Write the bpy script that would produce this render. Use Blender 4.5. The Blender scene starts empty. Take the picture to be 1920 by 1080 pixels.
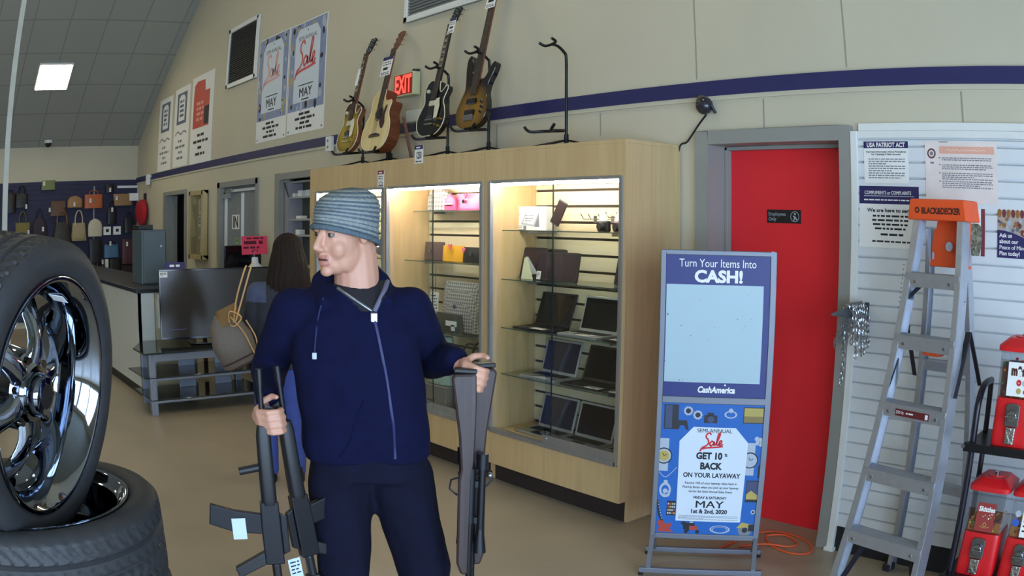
import bpy, bmesh, math, random
from mathutils import Vector, Matrix, noise
from mathutils.bvhtree import BVHTree

PI = math.pi
R = math.radians
SC = bpy.context.scene
COL = SC.collection
random.seed(7)

# ------------------------------------------------------------------ camera
# wide security-camera lens with barrel distortion (x along the back wall, y into it, z up)
cam_d = bpy.data.cameras.new('camera')
cam_d.type = 'PANO'
cam_d.sensor_width = 36.0
cam_d.sensor_fit = 'HORIZONTAL'
cam_d.clip_start = 0.05
K = (0.0, -0.03283143985561479, 0.0, -2.534126930278034e-06, -2.1352323557182972e-07)
for holder in (cam_d, getattr(cam_d, 'cycles', None)):
    if holder is None or not hasattr(holder, 'panorama_type'):
        continue
    try:
        holder.panorama_type = 'FISHEYE_LENS_POLYNOMIAL'
        holder.fisheye_fov = R(175)
        for i, k in enumerate(K):
            setattr(holder, 'fisheye_polynomial_k%d' % i, k)
    except Exception:
        pass
cam = bpy.data.objects.new('camera', cam_d)
COL.objects.link(cam)
yaw, pitch, roll = -0.8634796374497222, -0.07840961969903028, 0.006843126204983573
fwd = Vector((math.sin(yaw) * math.cos(pitch), math.cos(yaw) * math.cos(pitch), math.sin(pitch)))
rgt = fwd.cross(Vector((0, 0, 1))).normalized()
upv = rgt.cross(fwd)
r2 = rgt * math.cos(roll) + upv * math.sin(roll)
u2 = -rgt * math.sin(roll) + upv * math.cos(roll)
cam.matrix_world = Matrix((( r2.x, u2.x, -fwd.x, 0), (r2.y, u2.y, -fwd.y, 0), (r2.z, u2.z, -fwd.z, 1.65), (0, 0, 0, 1)))
SC.camera = cam

# ------------------------------------------------------------------ world, daylight, exposure
SKY = 15.5           # daylight outside the shop windows
LAMP = 30.0         # ceiling panels
CASE = 85.0         # strip lights in the display cases
world = bpy.data.worlds.new('world')
SC.world = world
world.use_nodes = True
bg = world.node_tree.nodes['Background']
bg.inputs[0].default_value = (0.55, 0.74, 1.0, 1)
bg.inputs[1].default_value = SKY
vs = SC.view_settings
SC.display_settings.display_device = 'sRGB'
vs.view_transform = 'Standard'
vs.look = 'None'
vs.gamma = 1.0
vs.exposure = 0.0
vs.use_curve_mapping = False

WIN = [(-6.6, -5.0), (-4.8, -3.2), (-3.0, -1.4), (-1.2, 0.4), (0.6, 2.2)]   # shop windows in the wall on the right
for (y0, y1) in WIN:
    ld = bpy.data.lights.new('window_portal', 'AREA')
    ld.shape = 'RECTANGLE'
    ld.size = y1 - y0
    ld.size_y = 2.3
    ld.cycles.is_portal = True
    lo = bpy.data.objects.new('window_portal', ld)
    COL.objects.link(lo)
    lo.location = (2.32, (y0 + y1) / 2, 1.45)
    lo.rotation_euler = (R(90), 0, R(90))

# ------------------------------------------------------------------ materials
def lin(c):
    return tuple(((v / 255.0) / 12.92 if v / 255.0 <= 0.04045 else ((v / 255.0 + 0.055) / 1.055) ** 2.4) for v in c)

_M = {}
def mat(name, rgb, rough=0.6, metal=0.0, var=0.06, scale=8.0, bump=0.0, emit=0.0, coat=0.0, spec=0.5, stretch=(1, 1, 1)):
    """procedural principled material: colour varied by noise, optional bump"""
    if name in _M:
        return _M[name]
    m = bpy.data.materials.new(name)
    m.use_nodes = True
    nt = m.node_tree
    b = nt.nodes['Principled BSDF']
    c = lin(rgb)
    tc = nt.nodes.new('ShaderNodeTexCoord')
    mp = nt.nodes.new('ShaderNodeMapping')
    mp.inputs['Scale'].default_value = stretch
    nz = nt.nodes.new('ShaderNodeTexNoise')
    nz.inputs['Scale'].default_value = scale
    nz.inputs['Detail'].default_value = 4
    nt.links.new(tc.outputs['Object'], mp.inputs['Vector'])
    nt.links.new(mp.outputs['Vector'], nz.inputs['Vector'])
    rp = nt.nodes.new('ShaderNodeValToRGB')
    rp.color_ramp.elements[0].position = 0.3
    rp.color_ramp.elements[1].position = 0.7
    rp.color_ramp.elements[0].color = tuple(v * (1 - var) for v in c) + (1,)
    rp.color_ramp.elements[1].color = tuple(min(1, v * (1 + var)) for v in c) + (1,)
    nt.links.new(nz.outputs['Fac'], rp.inputs['Fac'])
    nt.links.new(rp.outputs['Color'], b.inputs['Base Color'])
    b.inputs['Roughness'].default_value = rough
    b.inputs['Metallic'].default_value = metal
    b.inputs['Specular IOR Level'].default_value = spec
    b.inputs['Coat Weight'].default_value = coat
    if emit:
        b.inputs['Emission Color'].default_value = c + (1,)
        b.inputs['Emission Strength'].default_value = emit
    if bump:
        bp = nt.nodes.new('ShaderNodeBump')
        bp.inputs['Strength'].default_value = bump
        bp.inputs['Distance'].default_value = 0.01
        nt.links.new(nz.outputs['Fac'], bp.inputs['Height'])
        nt.links.new(bp.outputs['Normal'], b.inputs['Normal'])
    _M[name] = m
    return m

def wood(name, c0, c1, scale=6.0, axis=(1, 1, 0.06), rough=0.45, dist=1.5):
    if name in _M:
        return _M[name]
    m = bpy.data.materials.new(name)
    m.use_nodes = True
    nt = m.node_tree
    b = nt.nodes['Principled BSDF']
    tc = nt.nodes.new('ShaderNodeTexCoord')
    mp = nt.nodes.new('ShaderNodeMapping')
    mp.inputs['Scale'].default_value = axis
    nz = nt.nodes.new('ShaderNodeTexNoise')
    nz.inputs['Scale'].default_value = scale * 4
    nz.inputs['Detail'].default_value = 6
    nz.inputs['Distortion'].default_value = dist
    rp = nt.nodes.new('ShaderNodeValToRGB')
    rp.color_ramp.elements[0].position = 0.35
    rp.color_ramp.elements[1].position = 0.68
    rp.color_ramp.elements[0].color = lin(c0) + (1,)
    rp.color_ramp.elements[1].color = lin(c1) + (1,)
    nt.links.new(tc.outputs['Object'], mp.inputs['Vector'])
    nt.links.new(mp.outputs['Vector'], nz.inputs['Vector'])
    nt.links.new(nz.outputs['Fac'], rp.inputs['Fac'])
    nt.links.new(rp.outputs['Color'], b.inputs['Base Color'])
    b.inputs['Roughness'].default_value = rough
    _M[name] = m
    return m

def glass(name, rgb=(235, 245, 242), rough=0.0, alpha=0.12, gloss_tint=1.0):
    """thin pane: mostly see-through with a fresnel sheen"""
    if name in _M:
        return _M[name]
    m = bpy.data.materials.new(name)
    m.use_nodes = True
    nt = m.node_tree
    nt.nodes.clear()
    out = nt.nodes.new('ShaderNodeOutputMaterial')
    tr = nt.nodes.new('ShaderNodeBsdfTransparent')
    tr.inputs[0].default_value = lin(rgb) + (1,)
    gl = nt.nodes.new('ShaderNodeBsdfGlossy')
    gl.inputs['Roughness'].default_value = rough
    gl.inputs[0].default_value = (gloss_tint, gloss_tint, gloss_tint, 1)
    fr = nt.nodes.new('ShaderNodeLayerWeight')
    fr.inputs['Blend'].default_value = 0.5
    pw = nt.nodes.new('ShaderNodeMath')
    pw.operation = 'POWER'
    pw.inputs[1].default_value = 5.0
    nt.links.new(fr.outputs['Facing'], pw.inputs[0])
    ml = nt.nodes.new('ShaderNodeMath')
    ml.operation = 'MULTIPLY_ADD'
    ml.inputs[1].default_value = 0.7
    ml.inputs[2].default_value = 0.03
    nt.links.new(pw.outputs[0], ml.inputs[0])
    mx = nt.nodes.new('ShaderNodeMixShader')
    nt.links.new(ml.outputs[0], mx.inputs[0])
    nt.links.new(tr.outputs[0], mx.inputs[1])
    nt.links.new(gl.outputs[0], mx.inputs[2])
    nt.links.new(mx.outputs[0], out.inputs[0])
    _M[name] = m
    return m

def tiles(name, c, mortar, bw, bh, ms, rough=0.8, plane='xy', var=0.03):
    if name in _M:
        return _M[name]
    m = bpy.data.materials.new(name)
    m.use_nodes = True
    nt = m.node_tree
    b = nt.nodes['Principled BSDF']
    tc = nt.nodes.new('ShaderNodeTexCoord')
    br = nt.nodes.new('ShaderNodeTexBrick')
    br.offset = 0.0
    br.inputs['Scale'].default_value = 1.0
    br.inputs['Brick Width'].default_value = bw
    br.inputs['Row Height'].default_value = bh
    br.inputs['Mortar Size'].default_value = ms
    br.inputs['Color1'].default_value = lin(c) + (1,)
    br.inputs['Color2'].default_value = tuple(v * (1 - var) for v in lin(c)) + (1,)
    br.inputs['Mortar'].default_value = lin(mortar) + (1,)
    sep = nt.nodes.new('ShaderNodeSeparateXYZ')
    cmb = nt.nodes.new('ShaderNodeCombineXYZ')
    nt.links.new(tc.outputs['Object'], sep.inputs[0])
    ax = {'x': 0, 'y': 1, 'z': 2}
    nt.links.new(sep.outputs[ax[plane[0]]], cmb.inputs[0])
    nt.links.new(sep.outputs[ax[plane[1]]], cmb.inputs[1])
    nt.links.new(cmb.outputs[0], br.inputs['Vector'])
    nt.links.new(br.outputs['Color'], b.inputs['Base Color'])
    b.inputs['Roughness'].default_value = rough
    _M[name] = m
    return m

def checks(name, ca, cb, scale, rough=0.6, diag=True):
    if name in _M:
        return _M[name]
    m = bpy.data.materials.new(name)
    m.use_nodes = True
    nt = m.node_tree
    b = nt.nodes['Principled BSDF']
    tc = nt.nodes.new('ShaderNodeTexCoord')
    mp = nt.nodes.new('ShaderNodeMapping')
    if diag:
        mp.inputs['Rotation'].default_value = (0, R(45), 0)
    ck = nt.nodes.new('ShaderNodeTexChecker')
    ck.inputs['Scale'].default_value = scale
    ck.inputs[1].default_value = lin(ca) + (1,)
    ck.inputs[2].default_value = lin(cb) + (1,)
    nt.links.new(tc.outputs['Object'], mp.inputs['Vector'])
    nt.links.new(mp.outputs['Vector'], ck.inputs['Vector'])
    nt.links.new(ck.outputs[0], b.inputs['Base Color'])
    b.inputs['Roughness'].default_value = rough
    _M[name] = m
    return m

def spots(name, base, spot, scale=14, thresh=0.35, rough=0.6, multi=None):
    """voronoi patches: candy, camouflage, dotted cloth"""
    if name in _M:
        return _M[name]
    m = bpy.data.materials.new(name)
    m.use_nodes = True
    nt = m.node_tree
    b = nt.nodes['Principled BSDF']
    tc = nt.nodes.new('ShaderNodeTexCoord')
    vo = nt.nodes.new('ShaderNodeTexVoronoi')
    vo.inputs['Scale'].default_value = scale
    nt.links.new(tc.outputs['Object'], vo.inputs['Vector'])
    rp = nt.nodes.new('ShaderNodeValToRGB')
    rp.color_ramp.interpolation = 'CONSTANT'
    if multi:
        sep = nt.nodes.new('ShaderNodeSeparateColor')
        nt.links.new(vo.outputs['Color'], sep.inputs[0])
        nt.links.new(sep.outputs[0], rp.inputs['Fac'])
        el = rp.color_ramp.elements
        while len(el) < len(multi):
            el.new(0.5)
        for i, c in enumerate(multi):
            el[i].position = i / len(multi)
            el[i].color = lin(c) + (1,)
    else:
        nt.links.new(vo.outputs['Distance'], rp.inputs['Fac'])
        rp.color_ramp.elements[0].color = lin(spot) + (1,)
        rp.color_ramp.elements[1].position = thresh
        rp.color_ramp.elements[1].color = lin(base) + (1,)
    nt.links.new(rp.outputs['Color'], b.inputs['Base Color'])
    b.inputs['Roughness'].default_value = rough
    _M[name] = m
    return m

# ------------------------------------------------------------------ mesh builder
def frame(o, x, up=(0, 0, 1)):
    """surface frame: x to the reader's right, y up, z out of the surface"""
    x = Vector(x).normalized()
    y = Vector(up).normalized()
    z = x.cross(y).normalized()
    y = z.cross(x)
    return Matrix(((x.x, y.x, z.x, o[0]), (x.y, y.y, z.y, o[1]), (x.z, y.z, z.z, o[2]), (0, 0, 0, 1)))

def axis_m(p0, p1):
    d = (Vector(p1) - Vector(p0))
    q = Vector((0, 0, 1)).rotation_difference(d.normalized())
    return Matrix.Translation(Vector(p0)) @ q.to_matrix().to_4x4(), d.length

_TXT = {}
def text_geo(s, size, bold=0.0, align='CENTER', shear=0.0, spacing=1.0):
    key = (s, size, bold, align, shear, spacing)
    if key in _TXT:
        return _TXT[key]
    cu = bpy.data.curves.new('lettering', 'FONT')
    cu.body = s
    cu.size = size
    cu.align_x = align
    cu.offset = bold
    cu.shear = shear
    cu.space_character = spacing
    cu.resolution_u = 3
    ob = bpy.data.objects.new('lettering', cu)
    COL.objects.link(ob)
    dg = bpy.context.evaluated_depsgraph_get()
    me = bpy.data.meshes.new_from_object(ob.evaluated_get(dg))
    v = [tuple(p.co) for p in me.vertices]
    f = [tuple(p.vertices) for p in me.polygons]
    bpy.data.objects.remove(ob)
    bpy.data.curves.remove(cu)
    bpy.data.meshes.remove(me)
    _TXT[key] = (v, f)
    return _TXT[key]

def smooth_loop(pts, n=6, closed=True):
    out = []
    N = len(pts)
    rng = range(N) if closed else range(N - 1)
    for i in rng:
        g = (lambda k: Vector(pts[k % N])) if closed else (lambda k: Vector(pts[max(0, min(N - 1, k))]))
        p0, p1, p2, p3 = g(i - 1), g(i), g(i + 1), g(i + 2)
        for k in range(n):
            t = k / n
            out.append(0.5 * ((2 * p1) + (p2 - p0) * t + (2 * p0 - 5 * p1 + 4 * p2 - p3) * t * t + (3 * p1 - p0 - 3 * p2 + p3) * t ** 3))
    if not closed:
        out.append(Vector(pts[-1]))
    return out

class MB:
    def __init__(s, M=None):
        s.v, s.f, s.m = [], [], []
        s.M = M or Matrix()
    def add(s, verts, faces, mi=0, M=None):
        T = s.M @ M if M is not None else s.M
        n = len(s.v)
        s.v += [T @ Vector(v) for v in verts]
        s.f += [tuple(i + n for i in f) for f in faces]
        s.m += [mi] * len(faces)
        return s
    def box(s, x0, x1, y0, y1, z0, z1, mi=0, M=None):
        v = [(x, y, z) for x in (x0, x1) for y in (y0, y1) for z in (z0, z1)]
        f = [(0, 1, 3, 2), (4, 6, 7, 5), (0, 4, 5, 1), (2, 3, 7, 6), (0, 2, 6, 4), (1, 5, 7, 3)]
        return s.add(v, f, mi, M)
    def beam(s, p0, p1, w, h, mi=0, up=(0, 0, 1)):
        p0, p1 = Vector(p0), Vector(p1)
        d = (p1 - p0).normalized()
        u = Vector(up)
        if abs(d.dot(u)) > 0.99:
            u = Vector((0, 1, 0))
        a = d.cross(u).normalized()
        b = a.cross(d)
        v = [p + a * sx * w / 2 + b * sy * h / 2 for p in (p0, p1) for sx, sy in ((-1, -1), (1, -1), (1, 1), (-1, 1))]
        return s.add(v, [(3, 2, 1, 0), (4, 5, 6, 7), (0, 1, 5, 4), (1, 2, 6, 5), (2, 3, 7, 6), (3, 0, 4, 7)], mi)
    def cyl(s, p0, p1, r0, r1=None, n=14, mi=0, caps=True, M=None):
        r1 = r0 if r1 is None else r1
        A, L = axis_m(p0, p1)
        v = [A @ Vector((r * math.cos(2 * PI * i / n), r * math.sin(2 * PI * i / n), z)) for r, z in ((r0, 0), (r1, L)) for i in range(n)]
        f = [(i, (i + 1) % n, n + (i + 1) % n, n + i) for i in range(n)]
        if caps:
            f += [tuple(range(n - 1, -1, -1)), tuple(range(n, 2 * n))]
        return s.add(v, f, mi, M)
    def tube(s, pts, r, n=8, closed=False, mi=0, M=None):
        P = [Vector(p) for p in pts]
        N = len(P)
        rr = r if isinstance(r, (list, tuple)) else [r] * N
        v, f = [], []
        up = None
        for i in range(N):
            if closed:
                d = (P[(i + 1) % N] - P[i - 1]).normalized()
            else:
                d = (P[min(N - 1, i + 1)] - P[max(0, i - 1)]).normalized()
            if up is None:
                up = Vector((0, 0, 1)) if abs(d.z) < 0.9 else Vector((1, 0, 0))
            a = d.cross(up).normalized()
            up = a.cross(d).normalized()
            for k in range(n):
                t = 2 * PI * k / n
                v.append(P[i] + (a * math.cos(t) + up * math.sin(t)) * rr[i])
        for i in range(N if closed else N - 1):
            j = (i + 1) % N
            for k in range(n):
                f.append((i * n + k, i * n + (k + 1) % n, j * n + (k + 1) % n, j * n + k))
        if not closed:
            f += [tuple(range(n - 1, -1, -1)), tuple(range((N - 1) * n, N * n))]
        return s.add(v, f, mi, M)
    def lathe(s, prof, n=32, M=None, mi=0, closed=False, caps=True):
        """profile of (radius, z) turned about z"""
        v, f = [], []
        m = len(prof)
        for i in range(n):
            t = 2 * PI * i / n
            v += [(r * math.cos(t), r * math.sin(t), z) for r, z in prof]
        for i in range(n):
            j = (i + 1) % n
            for k in range(m if closed else m - 1):
                l = (k + 1) % m
                f.append((i * m + k, j * m + k, j * m + l, i * m + l))
        if not closed and caps:
            if prof[0][0] > 1e-6:
                f.append(tuple(i * m for i in range(n - 1, -1, -1)))
            if prof[-1][0] > 1e-6:
                f.append(tuple(i * m + m - 1 for i in range(n)))
        return s.add(v, f, mi, M)
    def prism(s, out, z0, z1, mi=0, side=None, M=None):
        n = len(out)
        v = [(p[0], p[1], z0) for p in out] + [(p[0], p[1], z1) for p in out]
        s.add(v, [tuple(range(n - 1, -1, -1)), tuple(range(n, 2 * n))], mi, M)
        s.add(v, [(i, (i + 1) % n, n + (i + 1) % n, n + i) for i in range(n)], mi if side is None else side, M)
        return s
    def ell(s, c, r, n=16, m=10, mi=0, M=None):
        r = (r, r, r) if not isinstance(r, (tuple, list)) else r
        v = [(c[0], c[1], c[2] - r[2])]
        for j in range(1, m):
            a = -PI / 2 + PI * j / m
            for i in range(n):
                t = 2 * PI * i / n
                v.append((c[0] + r[0] * math.cos(a) * math.cos(t), c[1] + r[1] * math.cos(a) * math.sin(t), c[2] + r[2] * math.sin(a)))
        v.append((c[0], c[1], c[2] + r[2]))
        f = [(0, 1 + (i + 1) % n, 1 + i) for i in range(n)]
        for j in range(m - 2):
            for i in range(n):
                a = 1 + j * n
                f.append((a + i, a + (i + 1) % n, a + n + (i + 1) % n, a + n + i))
        a = 1 + (m - 2) * n
        f += [(a + i, a + (i + 1) % n, len(v) - 1) for i in range(n)]
        return s.add(v, f, mi, M)
    def cap(s, p0, r0, p1, r1, mi=0):
        s.ell(p0, r0, mi=mi)
        s.ell(p1, r1, mi=mi)
        return s.cyl(p0, p1, r0, r1, n=16, mi=mi)
    def loft(s, secs, n=28, mi=0, caps=True, M=None):
        """secs: (centre, rx, ry[, power]) rings in xy planes"""
        v, f = [], []
        for q in secs:
            c, rx, ry = q[:3]
            pw = q[3] if len(q) > 3 else 2.0
            for i in range(n):
                t = 2 * PI * i / n
                ct, st = math.cos(t), math.sin(t)
                x = math.copysign(abs(ct) ** (2 / pw), ct) * rx
                y = math.copysign(abs(st) ** (2 / pw), st) * ry
                v.append((c[0] + x, c[1] + y, c[2]))
        for k in range(len(secs) - 1):
            for i in range(n):
                f.append((k * n + i, k * n + (i + 1) % n, (k + 1) * n + (i + 1) % n, (k + 1) * n + i))
        if caps:
            f += [tuple(range(n - 1, -1, -1)), tuple(range((len(secs) - 1) * n, len(secs) * n))]
        return s.add(v, f, mi, M)
    def rect(s, x0, x1, y0, y1, z=0.0, mi=0, M=None):
        return s.add([(x0, y0, z), (x1, y0, z), (x1, y1, z), (x0, y1, z)], [(0, 1, 2, 3)], mi, M)
    def poly(s, pts, z=0.0, mi=0, M=None):
        return s.add([(p[0], p[1], z) for p in pts], [tuple(range(len(pts)))], mi, M)
    def disc(s, cx, cy, r, z=0.0, mi=0, n=20, M=None, ry=None):
        ry = ry or r
        return s.poly([(cx + r * math.cos(2 * PI * i / n), cy + ry * math.sin(2 * PI * i / n)) for i in range(n)], z, mi, M)
    def ring(s, cx, cy, r0, r1, z=0.0, mi=0, n=28, M=None, ry=1.0):
        v = [(cx + r * math.cos(2 * PI * i / n), cy + ry * r * math.sin(2 * PI * i / n), z) for r in (r0, r1) for i in range(n)]
        return s.add(v, [(i, n + i, n + (i + 1) % n, (i + 1) % n) for i in range(n)], mi, M)
    def text(s, txt, size, x, y, z=0.001, mi=0, bold=0.0, align='CENTER', shear=0.0, width=None, spacing=1.0, M=None):
        if bold and 'M' in txt:                    # this glyph breaks when fattened: three thin prints side by side
            for k in (-1, 0, 1):
                s.text(txt, size, x + k * bold * .8, y, z + .00012 * k, mi, 0.0, align, shear, width, spacing, M)
            return s
        v, f = text_geo(txt, size, bold, align, shear, spacing)
        sx = 1.0
        if width and v:
            w = max(p[0] for p in v) - min(p[0] for p in v)
            sx = width / w
        return s.add([(x + p[0] * sx, y + p[1], z) for p in v], f, mi, M)
    def print_lines(s, x0, x1, y, h, n, pitch, z=0.001, mi=0, centre=False, rnd=None):
        """rows of illegible fine print as short dashes"""
        rnd = rnd or random
        for k in range(n):
            yy = y - k * pitch
            a, b = x0, x1
            if centre:
                q = rnd.uniform(0, 0.12) * (x1 - x0)
                a, b = x0 + q, x1 - q
            elif k % 3 == 2:
                b = x0 + (x1 - x0) * rnd.uniform(0.4, 0.9)
            x = a
            while x < b - h:
                w = min(b - x, rnd.uniform(1.5, 5) * h)
                s.rect(x, x + w, yy, yy + h, z, mi)
                x += w + h * 0.8
        return s
    def stroke(s, pts, w, z=0.001, mi=0, n=6):
        P = smooth_loop([(p[0], p[1], 0) for p in pts], n, closed=False)
        L = []
        for i, p in enumerate(P):
            d = (P[min(len(P) - 1, i + 1)] - P[max(0, i - 1)])
            d = d.normalized() if d.length else Vector((1, 0, 0))
            nn = Vector((-d.y, d.x, 0)) * w / 2
            L.append((p + nn, p - nn))
        v, f = [], []
        for a, b in L:
            v += [(a.x, a.y, z), (b.x, b.y, z)]
        f = [(2 * i, 2 * i + 1, 2 * i + 3, 2 * i + 2) for i in range(len(L) - 1)]
        return s.add(v, f, mi)
    def build(s, name, mats, parent=None, smooth=0.0, bevel=0.0, loc=None, rot=None, sub=0):
        me = bpy.data.meshes.new(name)
        me.from_pydata([tuple(v) for v in s.v], [], s.f)
        mats = mats if isinstance(mats, (list, tuple)) else [mats]
        for m in mats:
            me.materials.append(m)
        me.polygons.foreach_set('material_index', s.m)
        bm = bmesh.new()
        bm.from_mesh(me)
        if smooth or bevel or sub:
            bmesh.ops.remove_doubles(bm, verts=bm.verts, dist=1e-6)
        bmesh.ops.recalc_face_normals(bm, faces=bm.faces)
        bm.to_mesh(me)
        bm.free()
        if smooth:
            me.polygons.foreach_set('use_smooth', [True] * len(me.polygons))
            me.set_sharp_from_angle(angle=R(smooth))
        me.update()
        ob = bpy.data.objects.new(name, me)
        COL.objects.link(ob)
        if parent is not None:
            ob.parent = parent
        if loc is not None:
            ob.location = loc
        if rot is not None:
            ob.rotation_euler = rot
        if bevel:
            md = ob.modifiers.new('bevel', 'BEVEL')
            md.width = bevel
            md.segments = 2
            md.limit_method = 'ANGLE'
            md.angle_limit = R(40)
        if sub:
            md = ob.modifiers.new('subdivision', 'SUBSURF')
            md.levels = md.render_levels = sub
        return ob

def flat(mb, name, mats, parent=None):
    """printed sheet: faces keep their own winding (all flat prints face the reader)"""
    me = bpy.data.meshes.new(name)
    me.from_pydata([tuple(v) for v in mb.v], [], mb.f)
    for m in mats:
        me.materials.append(m)
    me.polygons.foreach_set('material_index', mb.m)
    me.update()
    ob = bpy.data.objects.new(name, me)
    COL.objects.link(ob)
    if parent is not None:
        ob.parent = parent
    return ob

def tag(o, label, cat, group=None):
    o['label'] = label
    o['category'] = cat
    if group:
        o['group'] = group
    return o

def thing(name, label, cat, loc=(0, 0, 0), rot=(0, 0, 0), group=None):
    o = bpy.data.objects.new(name, None)
    o.empty_display_size = 0.1
    COL.objects.link(o)
    o.location = loc
    o.rotation_euler = rot
    return tag(o, label, cat, group)

def struct(o):
    o['kind'] = 'structure'
    return o

def dup(root, loc, rot=None, label=None, group=None):
    r = root.copy()
    COL.objects.link(r)
    r.location = loc
    if rot is not None:
        r.rotation_euler = rot
    if label:
        r['label'] = label
    if group:
        r['group'] = group
    for ch in list(root.children):
        c = ch.copy()
        COL.objects.link(c)
        c.parent = r
        for g in ch.children:
            d = g.copy()
            COL.objects.link(d)
            d.parent = c
    return r

# palette
CREAM = mat('cream painted wall', (196, 189, 166), 0.75, var=0.03, scale=1.5)
NAVY = mat('navy paint', (36, 38, 88), 0.55, var=0.05)
GREYFRAME = mat('grey painted steel', (142, 142, 136), 0.5, var=0.03)
WHITEP = mat('white paint', (222, 224, 220), 0.5, var=0.02)
BLACK = mat('black plastic', (20, 20, 22), 0.45, var=0.1)
BLACKM = mat('black painted steel', (24, 24, 26), 0.35, metal=0.3, var=0.1)
ALU = mat('brushed aluminium', (176, 180, 186), 0.38, metal=0.85, var=0.05, scale=40, stretch=(1, 1, 0.1))
STEEL = mat('satin steel', (150, 150, 152), 0.3, metal=0.9, var=0.04)
CHROME = mat('chrome plate', (150, 158, 170), 0.05, metal=1.0, var=0.01)
PAPER = mat('white paper', (232, 232, 228), 0.7, var=0.01)
INK = mat('black ink', (28, 28, 34), 0.7, var=0.02)
GREYINK = mat('grey ink', (120, 122, 128), 0.7, var=0.02)
INKNAVY = mat('navy ink', (40, 34, 88), 0.55, var=0.02)
REDINK = mat('red ink', (196, 36, 40), 0.6, var=0.02)
MAPLE = wood('pale maple laminate', (192, 163, 116), (203, 175, 128), scale=3.0, axis=(1, 1, 0.08), rough=0.4)
DARKKICK = mat('dark brown kick board', (44, 34, 32), 0.6)
GLASS = glass('clear glass', (246, 248, 247))
SHELFG = glass('green edged shelf glass', (242, 247, 244))

# ================================================================== the setting
WY = 3.786          # face of the back wall
XL = -14.19         # face of the far wall
XR = 2.2            # face of the shop-front wall
YB = -7.0           # face of the wall behind the camera
RX, RZ, EZ = -6.0, 7.95, 2.98      # ridge of the gable ceiling, eaves height

CONC = mat('sealed concrete floor', (156, 144, 124), 0.36, var=0.10, scale=1.6)
struct(MB().box(XL - 0.3, XR + 0.3, YB - 0.3, WY + 1.6, -0.12, 0.0).build('floor', CONC))

# back wall with its four openings
holes = [(-2.79, -1.93, 0.0, 2.09), (-9.93, -8.72, 0.0, 2.07), (-12.36, -11.33, 0.0, 2.06), (-8.12, -6.6, 0.0, 2.08)]
w = MB()
xs = sorted([XL - 0.25, XR + 0.25] + [h[0] for h in holes] + [h[1] for h in holes])
for x0, x1 in zip(xs, xs[1:]):
    hz = [h for h in holes if abs(h[0] - x0) < 1e-6]
    w.box(x0, x1, WY, WY + 0.12, hz[0][3] if hz else 0.0, 2.55)
sl = (RZ - EZ) / (RX - XL)
w.prism([(XL - 0.25, 2.55), (XR + 0.25, 2.55), (XR + 0.25, EZ), (RX, RZ + 0.05), (XL - 0.25, EZ)], WY, WY + 0.12,
        M=Matrix(((1, 0, 0, 0), (0, 0, 1, 0), (0, 1, 0, 0), (0, 0, 0, 1))))
for x, z0, z1 in ((-2.866, 2.45, 3.6), (-1.893, 2.45, 3.4), (-1.236, 2.12, 2.31), (-3.613, 2.17, 2.31), (-2.42, 2.15, 2.31), (-4.6, 2.10, 2.31)):
    w.box(x - 0.004, x + 0.004, WY - 0.002, WY + 0.01, z0, z1, 1)
SEAM = mat('shadowed panel seam', (150, 148, 132), 0.8)
struct(w.build('wall_back', [CREAM, SEAM]))

# blue painted band with a white strip below
t = MB().box(XL, XR, WY - 0.018, WY + 0.01, 2.345, 2.43)
struct(t.build('trim_1', NAVY))
t = MB().box(XL, XR, WY - 0.012, WY + 0.01, 2.32, 2.345)
struct(t.build('trim_2', CREAM))

# far wall: cream band above navy slat panelling
w = MB().box(XL - 0.25, XL, YB - 0.2, WY + 0.24, 0.0, EZ + 0.05)
struct(w.build('wall_far', CREAM))
w = MB()
z = 0.1
while z < 2.40:
    w.box(XL, XL + 0.03, -2.0, WY - 0.002, z, min(2.40, z + 0.075))
    z += 0.080
w.box(XL, XL + 0.018, -2.0, WY - 0.002, 0.1, 2.40, 0)
struct(w.build('wall_panel_far', mat('navy slat panel', (34, 33, 66), 0.6, var=0.08)))
struct(MB().box(XL + 0.03, XL + 0.05, 3.40, WY - 0.002, 2.26, 2.30).build('trim_3', WHITEP))
w = MB()
for y in (2.955, 1.20):
    w.box(XL + 0.03, XL + 0.045, y - 0.012, y + 0.012, 0.3, 2.3)
struct(w.build('trim_4', mat('pale metal standard', (150, 150, 160), 0.5, metal=0.4)))

# ceiling: two slopes of lay-in tiles
CT = tiles('acoustic ceiling tiles', (160, 161, 152), (138, 140, 132), 0.61, 0.61, 0.012, plane='xy')
for nm, xa, xb in (('ceiling', XL - 0.25, RX), ('ceiling_slope', XR + 0.25, RX)):
    c = MB()
    za = RZ - sl * abs(xa - RX)
    v = [(xa, YB - 0.2, za), (RX, YB - 0.2, RZ), (RX, WY + 0.1, RZ), (xa, WY + 0.1, za)]
    c.add(v + [(p[0], p[1], p[2] + 0.1) for p in v], [(0, 1, 2, 3), (7, 6, 5, 4), (0, 3, 7, 4), (1, 5, 6, 2), (0, 4, 5, 1), (3, 2, 6, 7)])
    struct(c.build(nm, CT))

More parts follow.
